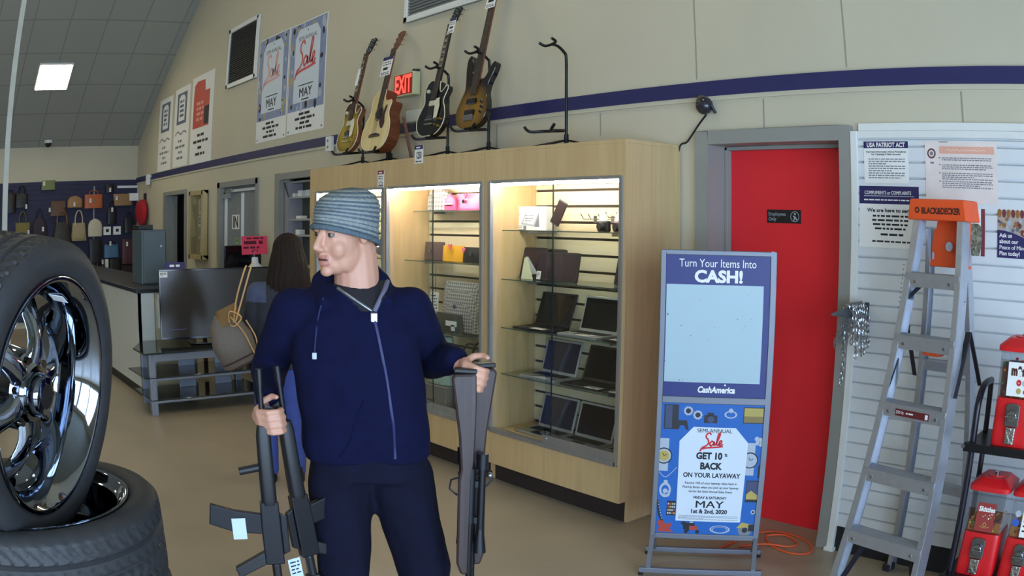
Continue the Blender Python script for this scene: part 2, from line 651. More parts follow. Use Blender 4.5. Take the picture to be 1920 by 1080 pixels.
# wall behind the camera, shop-front wall with windows
struct(MB().box(XL - 0.25, XR + 0.25, YB - 0.24, YB, 0, EZ).prism(
    [(XL - 0.25, EZ), (XR + 0.25, EZ), (RX, RZ + 0.05)], YB - 0.24, YB,
    M=Matrix(((1, 0, 0, 0), (0, 0, 1, 0), (0, 1, 0, 0), (0, 0, 0, 1)))).build('wall_front', CREAM))
w = MB().box(XR, XR + 0.2, YB - 0.2, WY + 0.24, 0, 0.3).box(XR, XR + 0.2, YB - 0.2, WY + 0.24, 2.6, EZ + 0.1)
ys = [YB - 0.2] + [v for q in WIN for v in q] + [WY + 0.24]
for k in range(0, len(ys), 2):
    w.box(XR, XR + 0.2, ys[k], ys[k + 1], 0.3, 2.6)
struct(w.build('wall_right', CREAM))
for i, (y0, y1) in enumerate(WIN):
    m = MB()
    for a in (y0, (y0 + y1) / 2 - 0.02, y1 - 0.04):
        m.box(XR + 0.06, XR + 0.12, a, a + 0.04, 0.3, 2.6)
    for z in (0.3, 1.95, 2.56):
        m.box(XR + 0.06, XR + 0.12, y0, y1, z, z + 0.04)
    fr = struct(m.build('window_%d' % (i + 1), BLACKM))

# ---- red staff door in its grey steel frame
DY = 3.95
d = MB()
FY = 3.75
d.box(-2.86, -2.775, FY, DY + 0.06, 0, 2.15)
d.box(-1.945, -1.875, FY, DY + 0.06, 0, 2.15)
d.box(-2.775, -1.945, FY, DY + 0.06, 2.075, 2.15)
d.box(-2.775, -2.755, DY - 0.04, DY + 0.06, 0, 2.075)
d.box(-1.965, -1.945, DY - 0.04, DY + 0.06, 0, 2.075)
d.box(-2.775, -1.945, DY - 0.04, DY + 0.06, 2.055, 2.075)
struct(d.build('trim_5', GREYFRAME, bevel=0.003))
REDD = mat('red gloss door paint', (228, 38, 48), 0.42, var=0.04, scale=2)
do = MB().box(-2.755, -1.965, DY, DY + 0.045, 0.012, 2.055).build('door_1', REDD, bevel=0.002)
struct(do)
MB().cyl((-2.69, DY, 0.98), (-2.69, DY - 0.02, 0.98), 0.03).cyl((-2.69, DY - 0.02, 0.98), (-2.69, DY - 0.055, 0.98), 0.011).ell((-2.69, DY - 0.07, 0.98), 0.026).build('door_knob', STEEL, do, smooth=50)
struct(MB().box(-3.0, -1.8, DY + 0.3, DY + 0.34, 0, 2.3).build('wall_behind_door', CREAM))

# white boards round the slat panel beside the door
t = MB()
t.box(-1.875, -1.835, 3.745, WY, 0.0, 2.12)
t.box(-1.885, -1.825, 3.735, WY, 0.0, 0.02)
t.box(-1.835, XR, 3.752, WY, 2.085, 2.12)
t.box(-1.835, XR, 3.765, WY, 2.12, 2.16)
struct(t.build('trim_6', WHITEP, bevel=0.003))
w = MB()
z = 0.145
SLATW = mat('white slat board', (214, 218, 220), 0.5, var=0.02)
while z < 2.085:
    z1 = min(2.085, z + 0.0762)
    w.prism([(0, 0), (0, z1 - z - 0.012), (0.010, z1 - z - 0.006), (0.018, z1 - z - 0.006), (0.018, 0.004), (0.004, 0.004)], -1.835, XR,
            M=Matrix(((0, 0, 1, 0), (1, 0, 0, 3.756), (0, 1, 0, z), (0, 0, 0, 1))))
    z += 0.0762
w.box(-1.835, XR, 3.772, WY, 0.145, 2.085)
struct(w.build('wall_panel_slatted', SLATW))
struct(MB().box(-1.835, XR, 3.768, WY, 0.0, 0.14).build('baseboard_back', mat('black rubber base', (22, 22, 26), 0.6)))

# ---- IN door: grey double leaf with light frame bars
DG = mat('grey door', (128, 132, 132), 0.5, var=0.03)
d = MB()
d.box(-9.99, -9.90, WY - 0.02, WY + 0.14, 0, 2.13).box(-8.75, -8.68, WY - 0.02, WY + 0.14, 0, 2.13).box(-9.99, -8.68, WY - 0.02, WY + 0.14, 2.06, 2.13)
struct(d.build('trim_7', GREYFRAME, bevel=0.003))
d2 = struct(MB().box(-9.90, -8.75, WY + 0.045, WY + 0.085, 0.01, 2.06).build('door_2', DG))
b = MB()
for x in (-9.81, -9.26):
    b.box(x, x + 0.04, WY + 0.02, WY + 0.0449, 0.02, 1.98)
b.box(-9.60, -8.78, WY + 0.02, WY + 0.0449, 2.0, 2.03)
b.build('door_bar', WHITEP, d2)
MB().box(-9.88, -9.66, WY + 0.0, WY + 0.0445, 1.93, 2.0).beam((-9.80, WY + 0.01, 1.99), (-9.52, WY + 0.01, 2.03), 0.02, 0.02).build('door_closer', GREYFRAME, d2)
fi = frame((-9.49, WY + 0.0445, 1.645), (1, 0, 0))
flat(MB(fi).box(-0.12, 0.12, -0.085, 0.085, -0.002, 0.0).text('IN', 0.19, 0, -0.065, 0.001, 1, bold=0.006, width=0.165), 'door_sign', [PAPER, INK], d2)
fi = frame((-9.45, WY + 0.0445, 1.42), (1, 0, 0))
flat(MB(fi).box(-0.06, 0.06, -0.035, 0.035, -0.002, 0.0).print_lines(-0.04, 0.04, 0.01, 0.008, 3, 0.014, 0.001, 1), 'door_notice', [mat('pale green card', (150, 176, 128), 0.7), INK], d2)
struct(MB().box(-10.1, -8.5, WY + 0.3, WY + 0.34, 0, 2.3).build('wall_behind_entrance', CREAM))

# ---- open doorway on the left, dark office behind
d = MB()
d.box(-12.44, -12.34, WY - 0.02, WY + 0.12, 0, 2.11).box(-11.35, -11.28, WY - 0.02, WY + 0.12, 0, 2.11).box(-12.34, -11.35, WY - 0.02, WY + 0.12, 2.05, 2.11)
struct(d.build('trim_8', GREYFRAME, bevel=0.003))
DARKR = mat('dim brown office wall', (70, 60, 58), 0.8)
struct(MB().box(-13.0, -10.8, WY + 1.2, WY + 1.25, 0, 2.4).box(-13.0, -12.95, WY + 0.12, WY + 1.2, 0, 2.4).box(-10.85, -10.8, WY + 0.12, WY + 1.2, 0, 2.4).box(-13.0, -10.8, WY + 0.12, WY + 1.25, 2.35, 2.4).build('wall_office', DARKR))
struct(MB().box(-12.34, -12.29, WY + 0.12, WY + 0.18, 0.01, 2.05).build('door_3', GREYFRAME))

# ---- doorway beside the display cases with a back-room shelf behind it
d = MB()
d.box(-8.22, -8.10, WY - 0.02, WY + 0.04, 0, 2.14).box(-8.10, -6.62, WY - 0.02, WY + 0.04, 2.07, 2.14)
d.box(-6.62, -6.55, WY - 0.002, WY + 0.04, 0, 2.14)
struct(d.build('trim_9', GREYFRAME, bevel=0.003))
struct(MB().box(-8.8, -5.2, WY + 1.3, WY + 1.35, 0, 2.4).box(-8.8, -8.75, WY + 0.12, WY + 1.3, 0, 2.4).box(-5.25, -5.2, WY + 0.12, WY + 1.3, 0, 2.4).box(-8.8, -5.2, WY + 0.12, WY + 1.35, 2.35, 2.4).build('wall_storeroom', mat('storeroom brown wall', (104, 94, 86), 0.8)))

# ================================================================== things on the back wall
def wallf(x, z, y=WY, off=0.0):
    return frame((x, y - off, z), (1, 0, 0))

SALE = [[(0.34, 0.86), (0.26, 0.97), (0.12, 0.90), (0.10, 0.72), (0.22, 0.56), (0.25, 0.36), (0.12, 0.20), (-0.04, 0.10), (-0.14, -0.12)],
        [(0.52, 0.42), (0.42, 0.50), (0.33, 0.36), (0.38, 0.22), (0.50, 0.32), (0.55, 0.46), (0.54, 0.28), (0.60, 0.26)],
        [(0.60, 0.26), (0.73, 0.58), (0.80, 0.92), (0.73, 0.95), (0.68, 0.62), (0.69, 0.30), (0.76, 0.28)],
        [(0.76, 0.28), (0.90, 0.40), (0.92, 0.52), (0.84, 0.52), (0.80, 0.36), (0.86, 0.24), (1.0, 0.34)],
        [(-0.08, 0.02), (0.20, 0.10), (0.62, 0.14), (1.02, 0.20)]]
def sale_script(mb, cx, cy, s, z, mi, w=0.07, shear=0.22):
    for st in SALE:
        mb.stroke([(cx + (p[0] - 0.5) * s + shear * p[1] * s * 0.3, cy + (p[1] - 0.45) * s * 0.9) for p in st], w * s, z, mi)

CARD = mat('pale blue card', (206, 216, 226), 0.65, var=0.01)
COLLB = mat('bright blue print', (16, 92, 172), 0.55, var=0.02)
FADEB = mat('faded blue print', (128, 142, 178), 0.6, var=0.10, scale=9)
GOLDI = mat('gold print', (176, 158, 84), 0.6)
TANI = mat('tan print', (170, 150, 120), 0.6)
SILI = mat('silver print', (170, 178, 190), 0.6)

# faded sale posters, the pair
def big_poster(x0, x1, z0, z1, lab, red):
    m = MB(wallf((x0 + x1) / 2, z0))
    W, H = x1 - x0, z1 - z0
    m.box(-W / 2, W / 2, 0, H, 0.001, 0.004, 0)
    m.rect(-W / 2 + .01, W / 2 - .01, 0.20 * H, H - .01, 0.005, 1)
    rn = random.Random(int(x0 * 100))
    for k in range(30):
        s = rn.choice((-1, 1))
        cx, cy = s * rn.uniform(0.36, 0.46) * W, rn.uniform(0.24, 0.95) * H
        if k % 3 == 0:
            cx, cy = rn.uniform(-.4, .4) * W, rn.choice((rn.uniform(.94, .97), rn.uniform(.22, .26))) * H
        rr = rn.uniform(.02, .045) * W
        m.disc(cx, cy, rr, 0.0056 + k * 2e-5, rn.choice((2, 5, 6, 7)), n=7, ry=rr * rn.uniform(.7, 1.8))
    a, b = W * 0.34, 0.27 * H
    t = 0.94 * H
    m.poly([(-a, b), (a, b), (a, t - .08 * H), (a - .1 * W, t), (-a + .1 * W, t), (-a, t - .08 * H)], 0.0066, 3)
    m.disc(0, t - .03 * H, .012 * W, .0072, 2, n=10)
    m.text('SEMI-ANNUAL', .055 * H, 0, .83 * H, .0072, 2, width=.5 * W)
    sale_script(m, -.01 * W, .66 * H, .48 * W, .0072, 4, w=.075)
    m.rect(-.2 * W, .2 * W, .415 * H, .424 * H, .0072, 2)
    m.text('MAY', .115 * H, 0, .315 * H, .0072, 2, bold=.004, width=.34 * W)
    m.rect(-.1 * W, .1 * W, .285 * H, .296 * H, .0072, 2)
    for k, ww in enumerate((.16, .27, .13, .24)):
        m.print_lines(-ww * W, ww * W, (.155 - .04 * k) * H, .022 * H, 1, .1, .0056, 2, rnd=rn)
    for sx in (-1, 1):
        m.disc(sx * (W / 2 - .04), .03, .012, .0056, 2, n=8)
    o = flat(m, 'sale_poster', [PAPER, FADEB, INK, CARD, red, GOLDI, SILI, TANI])
    return tag(o, lab, 'poster', 'faded sale posters high on the wall')
big_poster(-8.80, -8.01, 2.51, 3.69, 'faded blue sale poster on the wall, the one next to the dark air grille', mat('faded red ink', (214, 156, 152), 0.6))
big_poster(-7.98, -7.16, 2.52, 3.68, 'blue sale poster with red script nearest the guitars', mat('half faded red ink', (204, 88, 92), 0.6))

def small_poster(x0, x1, z0, z1, lab, kind):
    W, H = x1 - x0, z1 - z0
    m = MB(wallf((x0 + x1) / 2, z0))
    m.box(-W / 2, W / 2, 0, H, .001, .004, 0)
    rn = random.Random(int(x0 * 100))
    if kind == 'red':
        m.rect(-.40 * W, .34 * W, .40 * H, .80 * H, .005, 1)
        m.poly([(-.40 * W, .80 * H), (.14 * W, .80 * H), (.10 * W, .93 * H), (-.25 * W, .94 * H), (-.38 * W, .90 * H)], .0051, 1)
        m.poly([(.14 * W, .80 * H), (.36 * W, .80 * H), (.36 * W, .98 * H), (.08 * W, .98 * H)], .0052, 0)
        m.rect(.12 * W, .34 * W, .42 * H, .62 * H, .0055, 2)
        for k in range(4):
            m.print_lines(-.24 * W, .08 * W, (.66 - .06 * k) * H, .035 * H, 1, .1, .0056, 3, rnd=rn)
    else:
        m.rect(-.32 * W, .32 * W, .53 * H, .93 * H, .005, 1)
        m.poly([(-.2 * W, .57 * H), (.2 * W, .57 * H), (.2 * W, .86 * H), (.1 * W, .9 * H), (-.1 * W, .9 * H), (-.2 * W, .86 * H)], .0055, 0)
        for k in range(4):
            m.print_lines(-.13 * W, .13 * W, (.8 - .06 * k) * H, .035 * H, 1, .1, .006, 1, rnd=rn)
        m.stroke([(-.38 * W, .40 * H), (-.2 * W, .44 * H), (0, .40 * H), (.2 * W, .43 * H), (.38 * W, .40 * H)], .02 * H, .0055, 4)
    for k, ww in enumerate((.16, .34, .12, .22)):
        m.print_lines(-ww * W, ww * W, (.30 - .07 * k) * H, .03 * H, 1, .1, .0055, 2 if kind == 'red' else 4, rnd=rn)
    o = flat(m, 'hanging_poster', [PAPER, mat('poster red', (196, 70, 52), 0.6) if kind == 'red' else mat('poster slate', (92, 104, 124), 0.6), INK, mat('pink ink', (226, 150, 138), 0.6), GREYINK])
    return tag(o, lab, 'poster', 'tall posters in the far corner')
small_poster(-12.86, -12.14, 2.44, 3.56, 'tall white poster with a slate panel, closest to the far corner', 'a')
small_poster(-12.02, -11.30, 2.45, 3.60, 'tall white poster with a slate panel, beside the red poster', 'b')
small_poster(-11.20, -10.30, 2.43, 3.64, 'tall white poster with a large red panel', 'red')

# dark return-air grille and the vent at the top
def grille(x0, x1, z0, z1, nm, lab, dark, n):
    o = thing(nm, lab, 'vent', ((x0 + x1) / 2, WY, z0))
    W, H = x1 - x0, z1 - z0
    f = MB()
    for q in ((-W / 2, W / 2, 0, .05), (-W / 2, W / 2, H - .05, H), (-W / 2, -W / 2 + .05, 0, H), (W / 2 - .05, W / 2, 0, H)):
        f.box(q[0], q[1], -.03, 0, q[2], q[3])
    f.build('vent_frame', WHITEP, o, bevel=.004)
    s = MB().box(-W / 2 + .05, W / 2 - .05, -.006, -.001, .05, H - .05)
    for k in range(n):
        z = .05 + (H - .1) * (k + .5) / n
        s.beam((-W / 2 + .05, -.017, z), (W / 2 - .05, -.017, z), .004, .026, up=(0, .6, 1))
    s.build('louvre', dark, o)
grille(-9.80, -8.86, 3.28, 4.04, 'air_grille', 'dark square return air grille in a white frame beside the faded posters', mat('dusty dark grille', (62, 60, 58), 0.7), 26)
grille(-5.78, -4.76, 3.265, 3.95, 'air_vent', 'pale louvred air vent cut by the top edge of the photo', mat('pale louvres', (120, 122, 120), 0.6), 22)

# exit sign
o = thing('exit_sign', 'glowing red exit sign between the guitars', 'sign', (-5.66, WY, 2.63))
o.rotation_euler = (0, 0, R(0))
MB().box(-.14, .14, -.09, -.02, 0, .19).box(-.05, .05, -.02, 0, .05, .14).build('housing', mat('yellowed white plastic', (196, 200, 160), 0.5), o, bevel=.006)
EXITR = mat('lit red letters', (255, 84, 70), 0.5, emit=1.3)
m = MB(frame((0, -.0905, 0), (1, 0, 0)))
m.box(-.13, .13, .012, .178, -.002, 0.0, 0)
m.text('EXIT', .20, 0, .028, .0015, 1, bold=.006, width=.235)
flat(m, 'lit_face', [mat('red exit face', (150, 30, 26), 0.5, emit=0.25), EXITR], o)
MB().cyl((.12, -.05, .19), (.12, -.05, .205), .03).build('lamp_head', BLACK, o)

# emergency light (behind the black guitar)
o = thing('emergency_light', 'white plastic emergency light low on the wall behind the black guitar', 'light', (-5.52, WY, 2.38))
MB().prism([(-.13, .03), (.13, .03), (.13, .13), (-.13, .13)], -.0, .07, M=frame((0, 0, 0), (1, 0, 0))).build('housing', mat('cloudy white plastic', (206, 210, 196), 0.4), o, bevel=.012)
for s in (-1, 1):
    MB().lathe([(.0, 0), (.035, .0), (.045, .05), (0.0, .055)], 16, M=Matrix.Translation((s * .07, -.10, .0)) @ Matrix.Rotation(R(120), 4, 'X')).build('lamp_head', GLASS, o, smooth=40)

# alarm box on the band, motion sensor in the corner
o = thing('alarm_box', 'small white alarm box on the blue band beside the gold guitar', 'alarm', (-6.96, WY - .018, 2.28))
MB().box(-.05, .05, -.04, 0, 0, .14).build('case', WHITEP, o, bevel=.006)
for zz in (.04, .10):
    MB().cyl((0, -.04, zz), (0, -.044, zz), .012).build('lens', GREYINK, o)
o = thing('motion_sensor', 'white motion sensor on the blue band above the red jacket', 'sensor', (-13.26, WY - .018, 2.26))
MB().box(-.06, .06, -.06, 0, 0, .17).build('case', WHITEP, o, bevel=.012)
MB().box(.06, .10, -.03, 0, .12, .16).build('bracket', WHITEP, o)

# round black wall speaker with its cable to the case
o = thing('wall_camera', 'round black wall device under the blue band with a cable', 'camera', (-2.785, WY, 2.29))
MB().ell((0, -.045, 0), (.052, .045, .05), 20, 12).build('housing', mat('smoked black dome', (44, 44, 50), 0.18), o, smooth=60)
MB().ring(0, 0, .030, .050, 0, 0, M=frame((0, -.05, .01), (1, 0, 0), (0, -.5, 1))).build('ring', STEEL, o)
MB().beam((.05, -.05, .0), (.065, -.03, -.045), .02, .012).build('bracket', BLACK, o)
MB().tube(smooth_loop([(0, -.03, -.05), (-.06, -.02, -.10), (-.14, -.02, -.19), (-.205, -.02, -.245), (-.215, -.02, -.6)], 5, False), .0055, 6).build('cable', BLACK, o, smooth=60)

# glazed notice case between doorway and IN door
o = thing('notice_case', 'wooden glass fronted notice case between the dark doorway and the grey door', 'notice board', (-10.65, WY - .003, 1.17))
m = MB()
W, H, Dp = .58, .89, .085
m.box(-W / 2, -W / 2 + .06, -Dp, 0, 0, H).box(W / 2 - .06, W / 2, -Dp, 0, 0, H).box(-W / 2, W / 2, -Dp, 0, 0, .06).box(-W / 2, W / 2, -Dp, 0, H - .06, H).box(-W / 2, W / 2, -.012, 0, 0, H)
m.build('case', wood('pale oak', (168, 150, 104), (190, 172, 126), 3), o, bevel=.004)
MB().box(-W / 2 + .06, W / 2 - .06, -Dp + .01, -Dp + .014, .06, H - .06).build('glass_door', GLASS, o)
for (x, z, ww, hh, c) in ((.06, .58, .2, .2, PAPER), (.0, .42, .16, .14, PAPER), (.05, .26, .2, .14, CARD), (.10, .09, .18, .15, PAPER)):
    fm = MB(frame((x, -.013, z), (1, 0, 0))).box(-ww / 2, ww / 2, 0, hh, 0, .002, 0).print_lines(-ww * .4, ww * .4, hh * .85, .008, 6, hh * .12, .003, 1)
    flat(fm, 'notice', [c, INK], o)

# red jacket on its hook in the far corner
o = thing('hanging_jacket', 'red jacket hanging on the wall in the far corner', 'jacket', (-13.55, WY, 1.50))
REDC = mat('red cloth', (176, 26, 40), 0.8, var=0.15, scale=14, bump=.3)
m = MB().loft([((0, -.07, .12), .16, .04), ((.0, -.08, .25), .30, .06), ((-.02, -.08, .38), .32, .07), ((0, -.08, .48), .24, .07), ((.03, -.06, .54), .06, .04)], 20)
m.build('body', REDC, o, smooth=60)
MB().loft([((0, -.06, -.08), .05, .03), ((-.01, -.06, .0), .09, .04), ((0, -.07, .13), .12, .04)], 14).build('hanging_sleeve', REDC, o, smooth=60)
MB().box(.02, .05, -.05, 0, .52, .64).build('hook', BLACK, o)

# ================================================================== ceiling panel lights and dome camera
def panel_light(x, y, lab, grp=None, s=.6):
    side = 1 if x < RX else -1
    ang = math.atan(sl)
    z = RZ - sl * abs(x - RX)
    o = thing('ceiling_light', lab, 'ceiling light', (x, y, z), (0, -ang * side, 0), grp)
    MB().box(-s / 2, s / 2, -s / 2, s / 2, -.03, .0).build('light_frame', WHITEP, o)
    MB().box(-s / 2 + .02, s / 2 - .02, -s / 2 + .02, s / 2 - .02, -.034, -.0305).build('diffuser', LAMPM, o)
    return o
LAMPM = mat('lit diffuser', (255, 243, 210), 0.5, emit=LAMP, var=0.0)
panel_light(-12.64, 1.80, 'square lit ceiling panel over the far left of the shop')
for (x, y) in ((-12.64, -3.2), (-8.2, 1.0), (-8.6, -3.6), (-3.3, 2.0), (-3.6, -3.0), (-.4, -3.2)):
    panel_light(x, y, 'square ceiling panel light outside the picture', 'ceiling panels out of view')
o = thing('dome_camera', 'small dark dome camera on the ceiling above the handbags', 'camera', (-14.02, 2.0, EZ + .1))
MB().cyl((0, 0, .0), (0, 0, -.05), .08).build('base', WHITEP, o)
MB().ell((0, 0, -.06), (.065, .065, .06)).build('dome', mat('smoked dome', (30, 30, 32), 0.1), o, smooth=60)

# thin pale column on the left
o = struct(MB().box(-8.03, -7.99, .655, .712, 0, 6.8).box(-8.035, -7.985, .66, .71, 1.64, 1.65).build('column', mat('pale grey steel column', (178, 180, 170), 0.5)))

# ================================================================== display cases
YF = 3.323
SLATM = wood('maple slat board', (206, 194, 160), (218, 208, 178), scale=3, axis=(0.08, 1, 1), rough=0.5)
TUBEM = mat('lit fluorescent tube', (255, 247, 238), 0.5, emit=CASE, var=0.0)
EDGE = mat('dark glass edge', (40, 48, 46), 0.2)
def display_case(x0, x1, bays, lab, shelves):
    xc = (x0 + x1) / 2
    o = thing('display_case', lab, 'display case', (xc, YF, 0), (0, 0, 0), 'maple display cases along the back wall')
    D = 0.452
    X0, X1 = x0 - xc, x1 - xc
    Bs = [(a - xc, b - xc) for a, b in bays]
    m = MB()
    m.box(X0, X1, 0, D, 2.0605, 2.08)                     # top
    m.box(X0 + .0203, X1 - .0203, 0, .02, 1.885, 2.06)                  # header
    m.box(X0 + .0203, X1 - .0203, 0, .02, .13, .34)                     # front below glass
    m.box(X0 + .0203, X1 - .0203, .0205, D - .013, .32, .345)                    # case floor
    m.box(X0 + .0203, X1 - .0203, D - .012, D - .0005, .0, 2.06)
    edges = [X0] + [v for b in Bs for v in b] + [X1]
    for k in range(0, len(edges), 2):                   # posts between the bays, also the inner walls
        ea, eb = max(edges[k], X0 + .0205), min(edges[k + 1], X1 - .0205)
        m.box(ea, eb, .0005, D - .02, .3455, 1.8845)
    for s in (0, 1):
        xa = X0 if s == 0 else X1 - .02
        m.box(xa, xa + .02, 0, D, .13, 2.06)
        m.box(xa, xa + .02, .075, D, 0, .13)
    m.build('body', MAPLE, o)
    MB().box(X0 + .02, X1 - .02, .075, .09, 0, .132).build('kick_board', DARKKICK, o)
    for bi, (a, b) in enumerate(Bs):
        f = MB()
        f.box(a - .012, a + .008, -.012, .012, .345, 1.885).box(b - .008, b + .012, -.012, .012, .345, 1.885)
        f.box(a, b, -.008, .02, 1.872, 1.89).box(a, b, -.012, .03, .338, .362)
        f.build('door_frame', ALU, o)
        mid = (a + b) / 2 - .02
        g1 = MB().box(a + .008, mid + .02, .016, .021, .362, 1.872).build('glass_door', GLASS, o)
        MB().box(mid + .0165, mid + .0215, .015, .022, .362, 1.872).build('pane_edge', EDGE, g1)
        g2 = MB().box(mid - .02, b - .008, .004, .009, .41, 1.872).build('glass_door', GLASS, o)
        MB().box(mid - .03, b - .008, .0, .013, .362, .412).cyl((mid + .0, 0, .392), (mid + .0, -.008, .392), .008).build('door_rail', ALU, g2)
        MB().cyl((mid + .02, -.004, .43), (mid + .02, -.028, .43), .010).cyl((mid - .03, -.01, .42), (mid + .0, -.01, .435), .008).build('lock', CHROME, o, smooth=40)
        s = MB()
        z = .36
        while z < 1.87:
            z1 = min(1.875, z + .093)
            s.box(a + .002, b - .002, .367, .379, z + .006, z1 - .004)
            z += .0985
        s.box(a + .002, b - .002, .380, .39, .345, 1.88, 1)
        s.build('slat_back', [SLATM, mat('shadow groove', (60, 50, 38), 0.8)], o)
        MB().cyl((a + .03, .045, 1.868), (b - .03, .045, 1.868), .012, n=10).build('light_tube', TUBEM, o, smooth=40)
        for (z, yf) in shelves[bi]:
            sh = MB().box(a + .006, b - .006, yf - YF, .365, z - .006, z).build('shelf', SHELFG, o)
            MB().box(a + .006, b - .006, yf - YF - .001, yf - YF, z - .006, z).build('shelf_edge', mat('green glass edge', (74, 92, 84), 0.2), sh)
            for t in (.18, .82):
                xx = a + (b - a) * t
                MB().box(xx - .003, xx + .003, yf - YF + .05, .366, z - .024, z - .0062).build('bracket', STEEL, sh)
    return o
display_case(-6.51, -4.152, [(-6.37, -5.33), (-5.27, -4.18)], 'long double maple display case with handbags behind its glass', [[(1.715, 3.50), (1.36, 3.46), (1.0, 3.45)], [(1.715, 3.545), (1.36, 3.47), (.88, 3.44)]])
display_case(-4.148, -2.985, [(-4.09, -3.02)], 'single maple display case with laptops on glass shelves', [[(1.59, 3.41), (1.29, 3.405), (.99, 3.405), (.70, 3.405)]])

# price cards on the header boards
def price_card(x, z, w, h, lab, txt, bar, off=.002):
    m = MB(frame((x, YF - off, z), (1, 0, 0)))
    m.box(-w / 2, w / 2, 0, h, -.0015, .0005, 0)
    m.rect(-w / 2, w / 2, h * .78, h, .001, 1)
    m.print_lines(-w * .3, w * .3, h * .84, h * .08, 1, .1, .0016, 0)
    if txt:
        m.text(txt, h * .52, 0, h * .28, .001, 2, bold=.002, width=w * .62)
    else:
        m.print_lines(-w * .38, w * .38, h * .62, h * .05, 2, h * .12, .001, 2)
        m.ring(0, h * .24, w * .22, w * .30, .001, 2, ry=.6)
    m.print_lines(-w * .38, w * .38, h * .08, h * .06, 1, .1, .001, 2)
    return tag(flat(m, 'price_card', [PAPER, bar, INK]), lab, 'price card')
price_card(-4.87, 2.035, .10, .125, 'white price card reading 1250 on the top edge of the long display case', '1250', INKNAVY)
price_card(-5.36, 1.885, .085, .125, 'small white notice card with a dark red bar above the left bay', '', mat('dark red print', (110, 44, 60), 0.6))

# ------------------------------------------------------------------ laptops and tablets
SILV = mat('silver laptop shell', (182, 186, 192), 0.35, metal=0.6, var=0.02)
DSHELL = mat('dark laptop shell', (44, 40, 42), 0.4, var=0.05)
SCREEN = mat('black screen', (16, 17, 22), 0.08, var=0.02)
SCREENB = mat('dark blue screen', (26, 30, 58), 0.10, var=0.02)
KEYS = mat('black keys', (30, 30, 32), 0.6)
def laptop(x, z, shell, screen, lab, w=.31, d=.185, h=.215, yaw=0, lean=20, y=3.425, closed=False, tagx=None):
    o = thing('laptop', lab, 'laptop', (x, y, z), (0, 0, R(yaw)), 'laptops in the right display case')
    MB().box(-w / 2, w / 2, 0, d, 0.0, .014).build('base', shell, o, bevel=.003)
    MB().box(-w / 2 + .02, w / 2 - .02, .09, d - .02, .0142, .0158).box(-.05, .05, .015, .075, .0142, .0152).build('keyboard', KEYS, o)
    T = Matrix.Translation((0, d - .004, .012)) @ Matrix.Rotation(R(90 - lean), 4, 'X')
    MB(T).box(-w / 2, w / 2, 0, h, -.007, 0).build('lid', shell, o, bevel=.003)
    MB(T).box(-w / 2 + .014, w / 2 - .014, .018, h - .014, .0002, .0012).build('screen', screen, o)
    if tagx is not None:
        fm = MB(Matrix.Translation((tagx, -.004, .0165))).box(-.055, .055, .0, .05, 0, .001, 0).print_lines(-.045, .045, .036, .006, 3, .012, .0015, 1)
        flat(fm, 'price_tag', [PAPER, INK], o)
    return o
laptop(-3.845, .99, DSHELL, SCREEN, 'dark laptop standing open on the middle glass shelf, left of the silver one', tagx=.06)
laptop(-3.45, .99, SILV, SCREEN, 'open silver laptop on the middle glass shelf', tagx=.05, lean=16)
laptop(-3.13, .99, DSHELL, SCREEN, 'dark laptop at the right end of the middle glass shelf', w=.22, tagx=.0)
laptop(-3.78, .70, SILV, SCREENB, 'open silver laptop with a blue screen on the lowest glass shelf', tagx=.03, lean=16)
laptop(-3.42, .70, DSHELL, SCREEN, 'dark laptop standing open on the lowest glass shelf', tagx=.10)
laptop(-3.13, .70, DSHELL, SCREEN, 'dark laptop at the right end of the lowest glass shelf', w=.22, tagx=.0)
laptop(-3.80, .346, SILV, SCREENB, 'open silver laptop at the left on the case floor', lean=16)
laptop(-3.47, .346, SILV, SCREEN, 'open silver laptop in the middle of the case floor', lean=16)
laptop(-3.15, .346, SILV, SCREEN, 'open silver laptop at the right end of the case floor', w=.24, lean=16)

TABL = mat('purple black tablet glass', (58, 44, 50), 0.16, var=0.04)
def tablet(x, z, w, h, lab, yaw=0, lean=14, y=3.56, tags=()):
    o = thing('tablet', lab, 'tablet', (x, y, z), (0, 0, R(yaw)), 'tablets on the upper glass shelf')
    T = Matrix.Rotation(R(90 - lean), 4, 'X')
    out = [(sx * (w / 2 - .012 + .012 * math.cos(a)), (h - .012 if sy > 0 else .012) + .012 * math.sin(a)) for sx, sy, aa in ((1, -1, 270), (1, 1, 0), (-1, 1, 90), (-1, -1, 180)) for a in [R(aa + 30 * k) for k in range(4)] for sx in [1 if aa in (270, 0) else -1] ]
    pts = []
    for cx, cy, a0 in ((w / 2 - .015, .015, 270), (w / 2 - .015, h - .015, 0), (-w / 2 + .015, h - .015, 90), (-w / 2 + .015, .015, 180)):
        pts += [(cx + .015 * math.cos(R(a0 + 30 * k)), cy + .015 * math.sin(R(a0 + 30 * k))) for k in range(4)]
    MB(T).prism(pts, -.012, 0).build('shell', DSHELL, o)
    MB(T).box(-w / 2 + .012, w / 2 - .012, .012, h - .012, .0002, .001).build('screen', TABL, o)
    MB().box(-w * .3, w * .3, .005, .09, 0.0, .004).beam((0, .08, .002), (0, .035, h * .6), .01, .004).build('easel', GLASS, o)
    for (tx, tz, tw, th) in tags:
        fm = MB(T @ Matrix.Translation((tx, tz, .003))).box(-tw / 2, tw / 2, 0, th, 0, .001, 0).print_lines(-tw * .35, tw * .35, th * .7, th * .08, 3, th * .2, .0014, 1)
        flat(fm, 'price_tag', [PAPER, INK], o)
    return o
tablet(-4.02, 1.29, .27, .195, 'dark tablet leaning at the left end of the upper shelf with folded card', yaw=4, y=3.56)
tablet(-3.70, 1.29, .345, .175, 'wide dark tablet in the middle of the upper shelf', y=3.50, lean=10, tags=((-.15, .005, .035, .05),))
